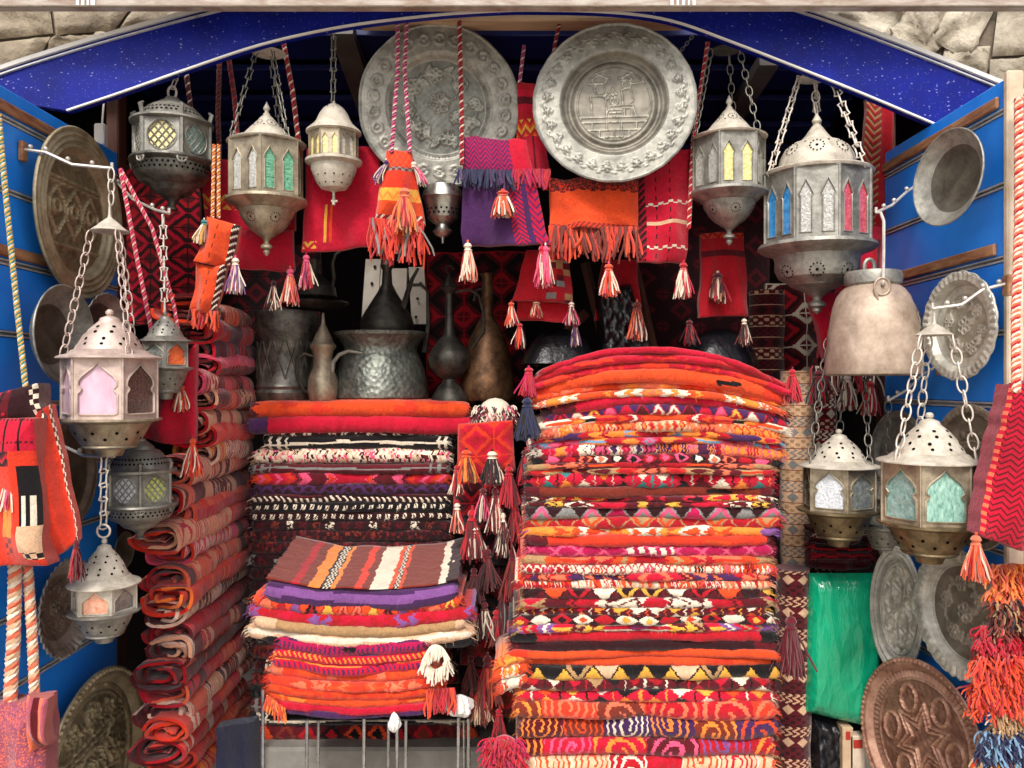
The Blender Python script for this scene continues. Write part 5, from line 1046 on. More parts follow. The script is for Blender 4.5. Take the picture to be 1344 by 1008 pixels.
for k, (y0, y1, x0, cs, nm) in enumerate(((856, 872, 650, 'LO YE OR', 'amber'), (870, 886, 648, 'OR LO BK WH', 'orange and black'), (884, 904, 652, 'OR RO WH', 'deep orange'))):
    rug('kilim_corner', '%s kilim corner on the left flank of the tall pile, %s down' % (nm, ordinal(k + 1)), 'kilim corners on the left flank', P(x0, 0, DR).x, P(694, 0, DR).x, DR - .012, .2, P(0, y1, DR).z, P(0, y0, DR).z + .002, 'bands', cs, 970 + k, 1, lambda u: -.022 * (1 - u) ** 2, jit=.006)
wool_bunch('crimson yarn pompom at the lower left of the tall right pile', [(662, 990, 2.16, 44, 44, 'CR RD MG')])
wool_bunch('white and dark yarn pompom beside the orange top rug of the back pile', [(650, 548, 2.66, 50, 32, 'WH DM MR WH PK')])
# ---- standing rolled rugs right of the tall pile
def rolled(label, x, y0, y1, d, r, cs, seed, nm='rolled_rug'):
    rr = np.random.default_rng(seed); o = P(x, y1, d); h = (y1 - y0) * d / F; rad = r * d / F; nu, nv = 110, int((y1 - y0) * 1.0); th = np.linspace(0, 2 * np.pi, nu + 1); z = np.linspace(0, h, nv + 1); TH, Z = np.meshgrid(th, z)
    rad_ = rad * (1 + .05 * np.sin(TH * 2 + Z * 6) + .03 * np.sin(Z * 40)); V = np.stack([o.x + rad_ * np.cos(TH), o.y + rad_ * np.sin(TH), o.z + Z], -1)
    c = np.array(pal(cs)); per = nu // 4; I, J = np.meshgrid(np.arange(nu), np.arange(nv)); A_ = np.abs(I % 16 - 8); band = (J // 14) % 3
    q = np.where(band == 0, np.where(A_ + np.abs(J % 14 - 7) < 7, 1, 0), np.where(band == 1, np.where((np.sin(I * .8 + 2 * np.sin(J * .9)) > .25), 1, 0), np.where(np.sin(I * .55) * np.sin(J * .7) > .2, len(c) - 1, 0))); q = np.where(J % 14 == 0, min(2, len(c) - 1), q)
    ex = [([V[-1, i] for i in range(nu)], [tuple(range(nu))], c[0])]
    tag(grid_mesh(nm, V, c[q] * rr.uniform(.85, 1.05, q.shape)[..., None], M['wool'], None, ex, origin=o), label, 'rolled rug')
rolled('beige patterned rolled rug standing behind the tall right pile', 1046, 487, 742, 2.62, 21, 'BG GY BR TN', 1)
rolled('wine red patterned rolled rug standing beside the green bag', 1040, 745, 1100, 2.48, 22, 'MR BG DM', 2)
rolled('red and white figured rolled rug standing behind the right lanterns', 1078, 500, 760, 2.68, 18, 'MR WH RD BG', 3)
rolled('dim red banded rolled rug standing behind the tall right pile', 1006, 382, 500, 2.85, 22, 'MR DM BG', 4)
for k, (y0, y1, cs, nm) in enumerate(((692, 706, 'MR WH DM', 'maroon and white'), (704, 728, 'DM RD MR', 'dark wine'), (726, 750, 'MR DM RD', 'wine red'))):
    d_ = 2.5; rug('folded_rug', '%s folded rug, %s in the small pile above the green bag' % (nm, ordinal(k + 1)), 'small pile above the green bag', P(1066, 0, d_).x, P(1150, 0, d_).x, d_ + .004 * k, .2, P(0, y1, d_).z, P(0, y0, d_).z, 'line', cs, 900 + k, 2)
# green plastic bag with a packed rug inside
r = np.random.default_rng(12); t = thing('green_plastic_bag', 'shiny green plastic wrapped bundle below the right lanterns', 'bundle', P(1108, 955, 2.44))
def pillow(parent, corners, d, th, mat, seed, amp=.004, name='wrapping', n=44):
    r = np.random.default_rng(seed); c = [np.array(P(x, y, d)) for x, y in corners]; U, V = np.meshgrid(np.linspace(0, 1, n + 1), np.linspace(0, 1, n + 1))
    B = ((1 - U) * (1 - V))[..., None] * c[0] + (U * (1 - V))[..., None] * c[1] + (U * V)[..., None] * c[2] + ((1 - U) * V)[..., None] * c[3]
    e = np.minimum(np.minimum(U, 1 - U), np.minimum(V, 1 - V)); f = np.clip(e / .10, 0, 1) ** .5; ph = r.uniform(0, 6, 8)
    cr = sum(np.abs(np.sin((a * U + b * V) * k_ + ph[i])) for i, (a, b, k_) in enumerate(((1, .6, 7), (.7, -1, 9), (1, 1.4, 13), (-.3, 1, 11), (1, -.2, 17)))) * amp
    Fv = B.copy(); Fv[..., 1] -= f * th * .5 + cr * f; Bk = B.copy(); Bk[..., 1] += f * th * .5
    grid_mesh(name, Fv, np.ones((n, n, 3)), mat, parent, [(list(Bk.reshape(-1, 3)), [(j * (n + 1) + i, (j + 1) * (n + 1) + i, (j + 1) * (n + 1) + i + 1, j * (n + 1) + i + 1) for j in range(n) for i in range(n)], (1, 1, 1))], ang=30)
pillow(t, [(1062, 752), (1158, 752), (1150, 956), (1056, 934)], 2.44, .07, M['green'], 3, .0006)
t = thing('black_plastic_bag', 'crumpled black plastic sack under the green bundle', 'sack', P(1085, 1000, 2.5)); pillow(t, [(1058, 930), (1130, 948), (1130, 1060), (1058, 1060)], 2.5, .08, M['black'], 5, .006)
for k, (x0, x1, y0, lab) in enumerate(((1106, 1120, 955, 'slim brown carton standing under the green bundle'), (1116, 1136, 966, 'slim cream carton with red mark under the green bundle'))):
    t = thing('small_carton', lab, 'carton', P((x0 + x1) / 2, 1060, 2.42)); a, b = P(x0, 1060, 2.42), P(x1, y0, 2.42); MB().bbox((a.x, 2.42, a.z), (b.x, 2.47, b.z), .002).build('box', M['cream_edge'] if k else M['soffit'], t)
    a, b = P(x0 + 4, y0 + 16, 2.42), P(x1 - 4, y0 + 5, 2.42); MB().bbox((a.x, 2.4185, a.z), (b.x, 2.4199, b.z), .0003).build('printed_mark', plain('red_print', '#a02818', rough=.5), t)
# ================================================================ plates and trays
def up_from(rim, k): pass
scene_l = (arc(0, 0, .5, 0, 360, 48) + pl((-.47, -.18), (.47, -.18)) + pl((-.44, -.25), (.44, -.25)) + pl((-.36, -.36), (.36, -.36)) + pl((-.2, -.46), (.2, -.46)) + sum([pl((x, -.25), (x, -.36)) for x in (-.3, -.1, .1, .3)], []) + sum([pl((x, -.36), (x, -.46)) for x in (-.2, 0, .2)], [])
    + pl((-.3, -.18), (-.32, .12), (-.12, .12), (-.1, -.18)) + arc(-.2, .22, .07, 0, 360, 12) + pl((-.28, .3), (-.12, .3), (-.1, .36), (-.2, .42), (-.3, .36), (-.28, .3)) + pl((-.15, .1), (-.02, .22), (.0, .2), (-.1, .06))
    + pl((-.12, -.18), (-.05, -.02), (.25, -.02), (.3, -.18)) + pl((-.08, -.08), (.1, -.08)) + pl((-.06, -.12), (.1, -.12)) + pl((.14, -.18), (.14, -.06), (.24, -.06), (.24, -.18))
    + pl((.12, 0), (.1, .2), (.22, .22), (.26, .05), (.2, 0)) + arc(.17, .28, .06, 0, 360, 12) + pl((.1, .33), (.25, .33), (.18, .42), (.1, .33)) + pl((-.02, 0), (.02, .1), (-.04, .14), (.04, .14), (.0, .18)) + arc(.0, .04, .05, 0, 360, 10)
    + arc(-.02, .72, .36, 230, 265, 8) + arc(.02, .72, .36, 275, 310, 8) + arc(-.25, .58, .3, 250, 300, 6) + arc(.28, .58, .3, 240, 290, 6))
def scene_rel(x, y, r, th):
    d_ = seg_dist(x / .92, y / .92, scene_l); line = np.clip(1 - d_ / .013, 0, 1); rim = np.sin(24 * th) * np.sin((r - .72) / .24 * math.pi) ; fl = np.cos(12 * th) * .5 + .5
    t_ = (((th / (2 * np.pi) * 28) % 1) - .5) * .19; rr = np.hypot(t_, r - .84); an = np.arctan2(r - .84, t_); pet = np.where(rr < .016, 1., np.where(rr < .045 + .016 * np.cos(5 * an), .75, np.where(np.abs(r - .84 - .07 * np.sin(28 * th + 1.5)) < .012, .5, 0.)))
    return line * .012 + np.where((r > .7) & (r < .96), pet * .02, 0) + .012 * np.exp(-((r - .52) / .012) ** 2) + .01 * np.exp(-((r - .60) / .012) ** 2) - .01 * np.exp(-((r - .56) / .02) ** 2)
def scene_col(x, y, r):
    d_ = seg_dist(x / .92, y / .92, scene_l); line = np.clip(1 - d_ / .014, 0, 1)[..., None]; base = np.where((r < .66)[..., None], np.array([.58, .53, .47]), np.array([.95, .93, .90])); return base * (1 - line) + line * np.array([1.35, 1.3, 1.2])
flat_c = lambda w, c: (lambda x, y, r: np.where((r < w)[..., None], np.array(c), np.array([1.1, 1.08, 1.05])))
pr_big = lambda r: np.where(r < .60, 0, np.where(r < .68, .07 * (r - .60) / .08, .07 + .02 * (r - .68)))
def flowers(spots, seed=0, stems=True):
    r = random.Random(seed); sg_ = []
    for x, y, q in spots:
        a0 = r.uniform(0, 60)
        for k in range(6): a = R(a0 + 60 * k); sg_ += arc(x + q * .62 * math.cos(a), y + q * .62 * math.sin(a), q * .36, 0, 360, 9)
        sg_ += arc(x, y, q * .28, 0, 360, 8)
    for (x0, y0, q0), (x1, y1, q1) in zip(spots[:-1], spots[1:]) if stems else []:
        mx, my = (x0 + x1) / 2 + (y1 - y0) * .25, (y0 + y1) / 2 - (x1 - x0) * .25; sg_ += pl((x0, y0), (mx, my), (x1, y1))
        for t_ in (.3, .7):
            lx, ly = x0 + (mx - x0) * t_ * 2 if t_ < .5 else mx + (x1 - mx) * (t_ - .5) * 2, y0 + (my - y0) * t_ * 2 if t_ < .5 else my + (y1 - my) * (t_ - .5) * 2; an = r.uniform(0, 360)
            c_, s_ = math.cos(R(an)), math.sin(R(an)); pts = [(u * .09, v * .09) for u, v in ((0, 0), (.5, .35), (1, .3), (1.6, 0), (1, -.3), (.5, -.35), (0, 0), (1.4, 0))]; sg_ += pl(*[(lx + u * c_ - v * s_, ly + u * s_ + v * c_) for u, v in pts])
    return sg_
fl_big = flowers([(0, .05, .13), (.26, .3, .1), (-.05, .4, .09), (-.32, .25, .1), (-.4, -.06, .09), (-.22, -.3, .11), (.1, -.38, .1), (.36, -.2, .1), (.45, .06, .07), (.2, -.12, .08)], 4)
def big_rel(x, y, r, th):
    d_ = seg_dist(x, y, fl_big); ln = np.clip(1 - d_ / .02, 0, 1); c = np.where(r < .57, ln * .024 + np.sin(70 * x) * np.sin(70 * y) * .002, 0)
    tt = ((th / (2 * np.pi) * 26) % 1) - .5; rr = np.hypot(tt * .2, r - .83); rim = np.where((r > .7) & (r < .96), np.where(np.abs(rr - .06) < .016, .014, 0) + np.where(rr < .02, .014, 0) + np.sin(160 * th) * .002, 0); bd = np.where((r > .6) & (r < .66), np.abs(np.sin(48 * th)) * .016, 0)
    return c + rim + bd
def line_col(segs, lim, base, hi, wid=.022):
    def f(x, y, r):
        d_ = seg_dist(x, y, segs); ln = (np.clip(1 - d_ / wid, 0, 1) * (r < lim))[..., None]; b_ = np.where((r < lim)[..., None], np.array(base), np.array([1.1, 1.08, 1.05])); return b_ * (1 - ln) + ln * np.array(hi)
    return f
pc = P(577, 141, 2.49); to_cam = lambda p, k=1: Vector((-p.x * k, -p.y, 0))
t = tray('large round tin plate chased with flowers hanging on the left under the arch', pc, 206 * 2.49 / F, to_cam(pc), 4, pr_big, big_rel, M['tray_grey'], 84, 260, (64, .012), name='engraved_plate', cat='plate', colf=line_col(fl_big, .58, (.72, .74, .72), (1.35, 1.35, 1.3)))
chain(t, pc + Vector((0, 0, .23)), pc + Vector((0, .01, .31)), .02)
pc = P(806, 137, 2.375); t = tray('large round tin plate engraved with two figures under a curtain', pc, 209 * 2.375 / F, to_cam(pc, .8), -4, pr_big, scene_rel, M['tray_grey'], 110, 300, (96, .006), name='engraved_plate', cat='plate', colf=scene_col)
chain(t, P(888, 74, 2.39), P(912, 44, 2.43), .016)
fl_s = flowers([(0, 0, .16), (.34, .25, .12), (-.1, .45, .12), (-.42, .12, .12), (-.25, -.36, .13), (.2, -.42, .12), (.46, -.12, .11)], 9)
def fl_rel(x, y, r, th): return np.clip(1 - seg_dist(x, y, fl_s) / .03, 0, 1) * .03 * (r < .7) + np.where((r > .84) & (r < .99), np.abs(np.sin(th * 22)) * .03, 0)
def wall_tray(side, px, py, hpx, t_deg, label, prof, rel, mat, lean=0, gap=.025, **kw):
    X0 = XL if side < 0 else XR; d = 2.2
    for _ in range(6):
        dia = hpx * d / F; X = X0 - side * (gap + dia / 2 * abs(math.sin(R(t_deg)))); d = X * F / (px - CX)
    nrm = Vector((-side * math.cos(R(t_deg)), -math.sin(R(t_deg)), 0)); return tray(label, P(px, py, d), hpx * d / F, nrm, lean, prof, rel, mat, **kw)
arch_s = []
def arches_rel(x, y, r, th):
    segs = arch_s; segs.clear(); segs += pl((-.6, .3), (.6, .3)) + pl((-.62, .36), (.62, .36)) + pl((-.6, -.42), (.6, -.42)); 
    for cx_ in (-.38, 0, .38): segs += pl((cx_ - .17, -.1), (cx_ - .17, .08), (cx_, .26), (cx_ + .17, .08), (cx_ + .17, -.1), (cx_, -.3), (cx_ - .17, -.1)) + arc(cx_, .02, .08, 0, 360, 10)
    return np.clip(1 - seg_dist(x, y, segs) / .03, 0, 1) * .03 * (r < .7) + np.sin(40 * x + 4 * np.sin(30 * y)) * np.sin(38 * y) * .008 * (r < .7) + .012 * np.sin(90 * r) * (r > .74)
star_s = []
def star_rel(x, y, r, th):
    segs = star_s
    segs.clear()
    for k in range(6):
        a = R(60 * k + 30); b = R(60 * k + 60); c_ = R(60 * k); segs += pl((.16 * math.cos(c_), .16 * math.sin(c_)), (.36 * math.cos(a), .36 * math.sin(a)), (.16 * math.cos(b), .16 * math.sin(b))) + arc(.52 * math.cos(c_), .52 * math.sin(c_), .13, 0, 360, 14, .17) + pl((.24 * math.cos(c_), .24 * math.sin(c_)), (.46 * math.cos(a), .46 * math.sin(a)), (.24 * math.cos(b), .24 * math.sin(b)))
    return np.clip(1 - seg_dist(x, y, segs) / .028, 0, 1) * .035 + np.sin(60 * x + 3 * np.sin(50 * y)) * np.sin(56 * y) * .006 * (r < .74) + np.where((r > .76) & (r < .86), np.sin(80 * th) * .012, 0) + .02 * np.exp(-((r - .74) / .012) ** 2)
def medal_rel(x, y, r, th):
    segs = arc(-.1, .3, .22, 0, 360, 16, .3) + arc(.12, -.3, .2, 0, 360, 16, .3) + pl((-.5, -.2), (0, .05), (.5, .3)) + arc(-.35, -.25, .14, 0, 360, 12) + arc(.38, .35, .14, 0, 360, 12) + arc(0, 0, .72, 0, 360, 40)
    return np.clip(1 - seg_dist(x, y, segs) / .045, 0, 1) * .05 + np.sin(24 * x + 3 * np.sin(18 * y)) * np.sin(22 * y) * .012 * (r < .7) + .01 * np.sin(80 * r) * (r > .76)
dark_s = []
def dark_rel(x, y, r, th):
    segs = dark_s; segs.clear(); segs += arc(0, -.35, .42, 20, 160, 16, .5) + flowers([(-.4, .45, .12), (0, .55, .12), (.4, .5, .1), (.5, -.1, .12), (-.5, -.1, .12), (0, -.1, .12)], 3) + arc(0, -.35, .3, 20, 160, 16, .36) + pl((-.6, .1), (.6, .32)) + pl((-.6, .18), (.6, .4)) + arc(0, 0, .74, 0, 360, 40)
    return np.clip(1 - seg_dist(x, y, segs) / .03, 0, 1) * .03 + np.sin(26 * x + 5 * np.sin(15 * y)) * np.sin(24 * y + 4 * np.sin(17 * x)) * .014 * (r < .72) + np.where((r > .78) & (r < .84), np.abs(np.sin(50 * th)) * .018, 0)
pt_ = pr_tray()
wall_tray(-1, 97, 281, 218, 0, 'bronze tray embossed with arches high on the left slat wall', pr_tray(.7, .1), arches_rel, M['tray_brass'], nr=70, nt=200, colf=lambda x, y, r: line_col(arch_s, .7, (.72, .67, .6), (1.25, 1.2, 1.1), .032)(x, y, r))
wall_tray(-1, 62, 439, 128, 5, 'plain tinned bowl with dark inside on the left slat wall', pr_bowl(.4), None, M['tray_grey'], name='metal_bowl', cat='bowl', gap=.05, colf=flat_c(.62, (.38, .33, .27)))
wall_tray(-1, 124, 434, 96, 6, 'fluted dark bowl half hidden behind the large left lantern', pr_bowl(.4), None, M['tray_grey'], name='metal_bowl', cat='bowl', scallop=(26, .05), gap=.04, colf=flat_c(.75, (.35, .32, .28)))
wall_tray(-1, 86, 622, 140, 0, 'dull dark round tray behind the hook of the lowest left lantern', pr_tray(.8, .1), None, M['tray_dark'], colf=flat_c(.8, (.62, .66, .64)))
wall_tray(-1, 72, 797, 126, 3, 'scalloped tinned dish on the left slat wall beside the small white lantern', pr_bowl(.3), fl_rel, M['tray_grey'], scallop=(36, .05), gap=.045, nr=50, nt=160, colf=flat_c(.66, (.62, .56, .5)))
wall_tray(-1, 157, 722, 48, 4, 'small grey dish partly hidden behind the lowest lattice lantern', pr_bowl(.3), None, M['tray_dark'], gap=.03)
wall_tray(-1, 121, 1000, 236, 4, 'large beaded pewter tray at the lower left corner', pr_tray(.84, .1), dark_rel, M['tray_brass'], nr=76, nt=220, beads=90, colf=lambda x, y, r: line_col(dark_s, .76, (.6, .6, .55), (1.2, 1.2, 1.1), .026)(x, y, r))
wall_tray(1, 1258, 235, 124, 13, 'plain oval looking tin dish high on the right slat wall', pr_bowl(.3), None, M['tray_grey'], lean=-4, gap=.03, name='metal_bowl', cat='bowl', colf=flat_c(.7, (.42, .38, .33)))
wall_tray(1, 1266, 428, 140, 9, 'scalloped engraved tin tray on the right slat wall above the big lantern', pr_tray(.76, .14), fl_rel, M['tray_tin'], scallop=(52, .03), nr=56, nt=180, colf=line_col(fl_s, .6, (.72, .68, .6), (1.2, 1.15, 1.1), .03))
wall_tray(1, 1199, 440, 104, 4, 'dark scalloped bowl peeking out behind the copper pail', pr_bowl(.4), None, M['tray_dark'], scallop=(30, .05), name='metal_bowl', cat='bowl')
wall_tray(1, 1279, 606, 148, 8, 'brown round plate behind the big right lantern', pr_tray(.8, .1), fl_rel, M['tray_dark'])
wall_tray(1, 1286, 650, 140, 7, 'second brown plate overlapping the round plate by the big right lantern', pr_tray(.8, .1), None, M['tray_dark'], gap=.045)
wall_tray(1, 1184, 600, 120, 10, 'pale tin plate standing behind the chains of the big right lantern', pr_tray(.8, .1), None, M['tray_grey'])
wall_tray(1, 1181, 799, 164, 38, 'narrow oval embossed tin tray beside the green bundle', pr_tray(.76, .12), medal_rel, M['tray_tin'], nr=60, nt=160, gap=-.03, ex_=.42, colf=flat_c(.7, (1.1, 1.06, 1.0)))
wall_tray(1, 1267, 804, 166, 10, 'dark tray with pale crimped rim low on the right slat wall', pr_tray(.74, .16), fl_rel, M['tray_tin'], scallop=(40, .05), nr=50, nt=200, colf=line_col(fl_s, .72, (.42, .37, .31), (.8, .74, .66), .03))
wall_tray(1, 1211, 972, 206, 18, 'large copper tray embossed with a star at the lower right', pr_tray(.86, .08), star_rel, M['copper'], nr=90, nt=240, beads=84, lean=-3, gap=.02, colf=lambda x, y, r: line_col(star_s, .74, (.72, .66, .62), (1.25, 1.18, 1.1), .03)(x, y, r))
# ================================================================ hooks
def hook(label, pts, d):
    ps = [P(x, y, q) for (x, y), q in zip(pts, d)]; t = thing('display_hook', label, 'hook', ps[0], 'display hooks on the slat walls'); fine = []
    for i in range(len(ps) - 1):
        for k in range(6): fine.append(ps[i].lerp(ps[i + 1], k / 6))
    fine.append(ps[-1]); MB().tube(fine, .0042, 7).build('arm', M['wire'], t)
    MB().bbox(tuple(ps[0] + Vector((-.006, -.012, -.03))), tuple(ps[0] + Vector((.006, .012, .02))), .002).build('mounting_plate', M['wood_batten'], t)
    for k in range(4): q = fine[int((k + .6) / 4.2 * (len(fine) - 1))]; MB().ball(q + Vector((0, 0, .009)), .0062, 6).build('ball_stop', M['wire'], t)
    MB().tube([ps[-1], ps[-1] + Vector((0, 0, .014))], .0042, 7).build('tip', M['wire'], t)
hook('white wire hook holding the big pink lantern on the left wall', [(30, 196), (60, 200), (95, 216), (147, 221)], [2.10, 2.1, 2.1, 2.1])
hook('white wire hook behind the lattice lantern on the left wall', [(146, 232), (175, 262), (205, 276), (222, 280)], [2.55, 2.4, 2.3, 2.25])
hook('white wire hook holding the small low lantern on the left wall', [(52, 576), (80, 584), (110, 598), (150, 599)], [2.18, 2.14, 2.1, 2.06])
hook('white wire hook holding the copper pail on the right wall', [(1214, 236), (1190, 252), (1170, 270), (1150, 279)], [2.34, 2.3, 2.27, 2.25])
hook('white wire hook holding the big lantern on the right wall', [(1322, 372), (1290, 380), (1262, 400), (1224, 405)], [1.97, 1.98, 1.99, 2.0])
hook('white wire hook below the scalloped tray on the right wall', [(1234, 478), (1210, 492), (1190, 512), (1166, 526)], [2.26, 2.27, 2.28, 2.29])
# ================================================================ lanterns
def hang_wire(t, a, b, r=.002): MB().tube([a, b], r, 6).build('wire', M['wire'], t)
# L1 lattice lantern top left
t, o, Rw, zt, zr = lantern('dark lattice lantern with coloured diamond panes at the upper left', 226, 2.42, (127, 166, 211, 277), 52, 48, 'C', 6, R(245), M['pewter'], M['pewter'], M['pewter_dark'], ['yellow', 'teal', 'clear', 'grey', 'rose', 'rose'], arch='oval', seed=1)
m = MB(); c = o + Vector((0, 0, zt + .012)); m.tube([c + Vector((math.cos(a) * .012, 0, math.sin(a) * .018)) for a in [2 * math.pi * k / 14 for k in range(14)]], .0035, 6, closed=True); m.build('top_ring', M['chain_w'], t); chain(t, c + Vector((0, 0, .012)), P(235, 92, 2.42), .03, 'bone', 'chain_w'); hang_wire(t, P(235, 94, 2.42), P(235, 60, 2.42))
# L2
t, o, Rw, zt, zr = lantern('six sided lantern with green arched panes hanging left of the small round one', 350, 2.42, (133, 190, 262, 336), 51, 49, 'B', 6, R(277), M['pewter_cream'], M['brass_pale'], M['brass_pale'], ['green', 'grey', 'clear', 'clear', 'clear', 'clear'], arch='lancet', per=2, seed=2)
cap(t, 353, 70, 2.42, 22, 12, M['chain_w']); three_chains(t, o, Rw, zr, P(350, 70, 2.42), .030, 'bone', 'chain_g', .03, R(200), .9)
# L3
t, o, Rw, zt, zr = lantern('small round cream lantern with a cross tip at the upper left', 438, 2.42, (132, 176, 211, 270), 36, 32, 'D', 8, R(250), M['pewter_cream'], M['brass_pale'], M['pewter_cream'], ['yellow', 'clear', 'clear', 'clear', 'clear', 'clear', 'clear', 'yellow'], arch='lancet', per=2, mol=False, seed=3)
chain(t, P(437, 134, 2.42), P(438, 50, 2.42), .036, 'bone', 'chain_g'); p = P(439, 264, 2.42); MB().box((p.x - .009, p.y - .003, p.z - .003), (p.x + .009, p.y + .003, p.z + .003)).build('cross_tip', M['pewter_cream'], t, smooth=False); hang_wire(t, P(438, 52, 2.42), P(438, 22, 2.42))
# L4
t, o, Rw, zt, zr = lantern('six sided grey lantern with pale yellow arched panes right of the big plate', 957, 2.42, (124, 183, 252, 322), 49, 47, 'B', 6, R(241), M['pewter_cream'], M['pewter'], M['pewter'], ['yellow', 'clear', 'clear', 'clear', 'clear', 'clear'], arch='lancet', per=2, seed=4)
cap(t, 953, 66, 2.42, 20, 10, M['chain_g']); three_chains(t, o, Rw, zr, P(953, 66, 2.42), .030, 'oval', 'chain_g', .045, R(185), .95)
# L5
t, o, Rw, zt, zr = lantern('largest octagonal lantern with blue and red arched panes at the upper right', 1072, 2.40, (147, 232, 322, 412), 71, 69, 'O', 8, R(228), M['pewter_cream'], M['pewter'], M['pewter'], ['clear', 'red', 'clear', 'clear', 'clear', 'clear', 'clear', 'blue'], arch='lancet', per=2, seed=5)
cap(t, 1068, 103, 2.42, 22, 10, M['chain_w']); three_chains(t, o, Rw, zr, P(1070, 104, 2.42), .040, 'bone', 'chain_w', .05, R(188), .93); chain(t, P(1071, 150, 2.4), P(1070, 104, 2.42), .036, 'oval', 'chain_w')
# L6
t, o, Rw, zt, zr = lantern('large pinkish lantern with a pink and a brown pane on the left wall hook', 144, 2.06, (406, 471, 549, 598), 64, 59, 'A', 6, R(250), M['copper_pink'], M['copper_pink'], M['brass_pale'], ['pink', 'brown', 'grey', 'grey', 'clear', 'pink'], seed=6)
cap(t, 144, 304, 2.08, 24, 36, M['pewter_cream']); three_chains(t, o, Rw, zr, P(144, 305, 2.08), .034, 'oval', 'copper_pink', .042, R(200), .86); chain(t, P(146, 268, 2.09), P(146, 222, 2.09), .034, 'oval', 'chain_w')
# L7
t, o, Rw, zt, zr = lantern('small grey lantern with an orange pane behind the large pink one', 217, 2.24, (409, 449, 482, 524), 35, 31, 'A', 6, R(292), M['pewter'], M['pewter'], M['pewter'], ['orange', 'grey', 'grey', 'clear', 'grey', 'grey'], seed=7)
chain(t, P(216, 408, 2.24), P(214, 284, 2.25), .034, 'bone', 'chain_w')
# L8
t, o, Rw, zt, zr = lantern('lattice lantern with white and lime diamond panes below the pink lantern', 184, 2.22, (574, 620, 660, 708), 45, 41, 'C', 6, R(294), M['pewter'], M['pewter'], M['pewter'], ['lime', 'grey', 'grey', 'grey', 'clear', 'white'], arch='oval', seed=8)
m = MB(); m.tube([P(184, 578, 2.22), P(186, 520, 2.26)], .003, 6); m.build('wire', M['chain_g'], t)
# L9
t, o, Rw, zt, zr = lantern('small white lantern with a peach pane lowest on the left wall', 137, 2.05, (706, 766, 800, 842), 45, 40, 'A', 6, R(248), M['pewter_cream'], M['pewter_cream'], M['pewter'], ['peach', 'grey', 'clear', 'clear', 'clear', 'clear'], seed=9, arch='point')
chain(t, P(136, 692, 2.05), P(136, 600, 2.055), .040, 'bone', 'chain_w'); m = MB(); c = P(136, 697, 2.05); m.tube([c + Vector((math.cos(a) * .016, 0, math.sin(a) * .016)) for a in [2 * math.pi * k / 14 for k in range(14)]], .0028, 6, closed=True); m.build('top_ring', M['chain_w'], t)
# L10
t, o, Rw, zt, zr = lantern('brass lantern with a milky white pane under the copper pail', 1101, 2.30, (563, 612, 668, 716), 52, 46, 'A', 6, R(202), M['pewter_cream'], M['brass_pale'], M['brass_old'], ['white', 'grey', 'clear', 'clear', 'brown', 'brown'], seed=10)
three_chains(t, o, Rw, zr, P(1110, 432, 2.38), .034, 'oval', 'chain_g', .05, R(190), .8)
# L11
t, o, Rw, zt, zr = lantern('small grey lantern tucked behind the two low right lanterns', 1163, 2.38, (618, 652, 690, 728), 34, 30, 'A', 6, R(240), M['pewter'], M['pewter'], M['pewter'], ['clear', 'grey'], seed=11, arch='point')
chain(t, P(1163, 618, 2.38), P(1166, 528, 2.30), .032, 'oval', 'chain_g')
# L12
t, o, Rw, zt, zr = lantern('large brass lantern with aqua and grey green panes on the right wall hook', 1220, 2.0, (541, 606, 684, 738), 65, 60, 'A', 6, R(234), M['pewter_cream'], M['brass_pale'], M['brass_old'], ['aqua', 'grey', 'clear', 'clear', 'grey', 'teal'], seed=12)
cap(t, 1226, 440, 2.0, 24, 30, M['pewter_cream']); three_chains(t, o, Rw, zr, P(1226, 441, 2.0), .038, 'oval', 'chain_w', .040, R(200), .86)
# L13 small bright pendant
t = thing('small_pendant_lamp', 'small bright tin pendant lamp below the left big plate', 'lantern', P(581, 280, 2.5)); s = 2.5 / F
MB().lathe([(0, .1), (.02, .1), (.05, .085), (.06, .06), (.062, .05), (.058, .046), (.05, .02), (.045, -.01), (.032, -.022), (.02, -.03), (.022, -.04), (.03, -.05), (.02, -.062), (.006, -.068), (.004, -.085), (0, -.086)], 28, P(581, 282, 2.5)).build('body', M['silver'], t, ang=35)
hm = MB(); o = P(581, 282, 2.5)  # lamp piercings as dark discs, their inner shade painted on
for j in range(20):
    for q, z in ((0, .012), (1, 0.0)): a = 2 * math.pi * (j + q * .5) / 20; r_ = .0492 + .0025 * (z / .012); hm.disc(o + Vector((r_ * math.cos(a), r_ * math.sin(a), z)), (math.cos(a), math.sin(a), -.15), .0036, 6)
stuff(hm.build('dark_hole_discs', M['hole'], t, smooth=False)); hang_wire(t, P(581, 238, 2.5), P(581, 40, 2.52), .0015)
# ================================================================ copper pail
t = thing('copper_pail', 'dull copper milk pail hanging from a wire hook on the right', 'pail', P(1146, 493, 2.24)); s = 2.24 / F; o = P(1146, 493, 2.24)
MB().lathe([(0, .002), (57 * s, 0), (60 * s, .004), (60.5 * s, 8 * s), (58 * s, 36 * s), (54.5 * s, 66 * s), (50 * s, 90 * s), (45 * s, 104 * s), (39 * s, 112 * s), (33 * s, 117 * s), (32 * s, 119 * s), (33 * s, 134 * s), (30 * s, 135 * s), (29 * s, 117 * s), (40 * s, 100 * s), (0, 60 * s)], 56, o, wob=lambda a, z: 1 + .008 * math.sin(3 * a + z * 30) + .005 * math.sin(7 * a - z * 50)).build('body', M['copper_dull'], t, ang=35)
MB().lathe([(32 * s, 116 * s), (35.4 * s, 120 * s), (36 * s, 131 * s), (34 * s, 136 * s), (31 * s, 136 * s)], 48, o).build('neck_band', M['pewter'], t, ang=35)
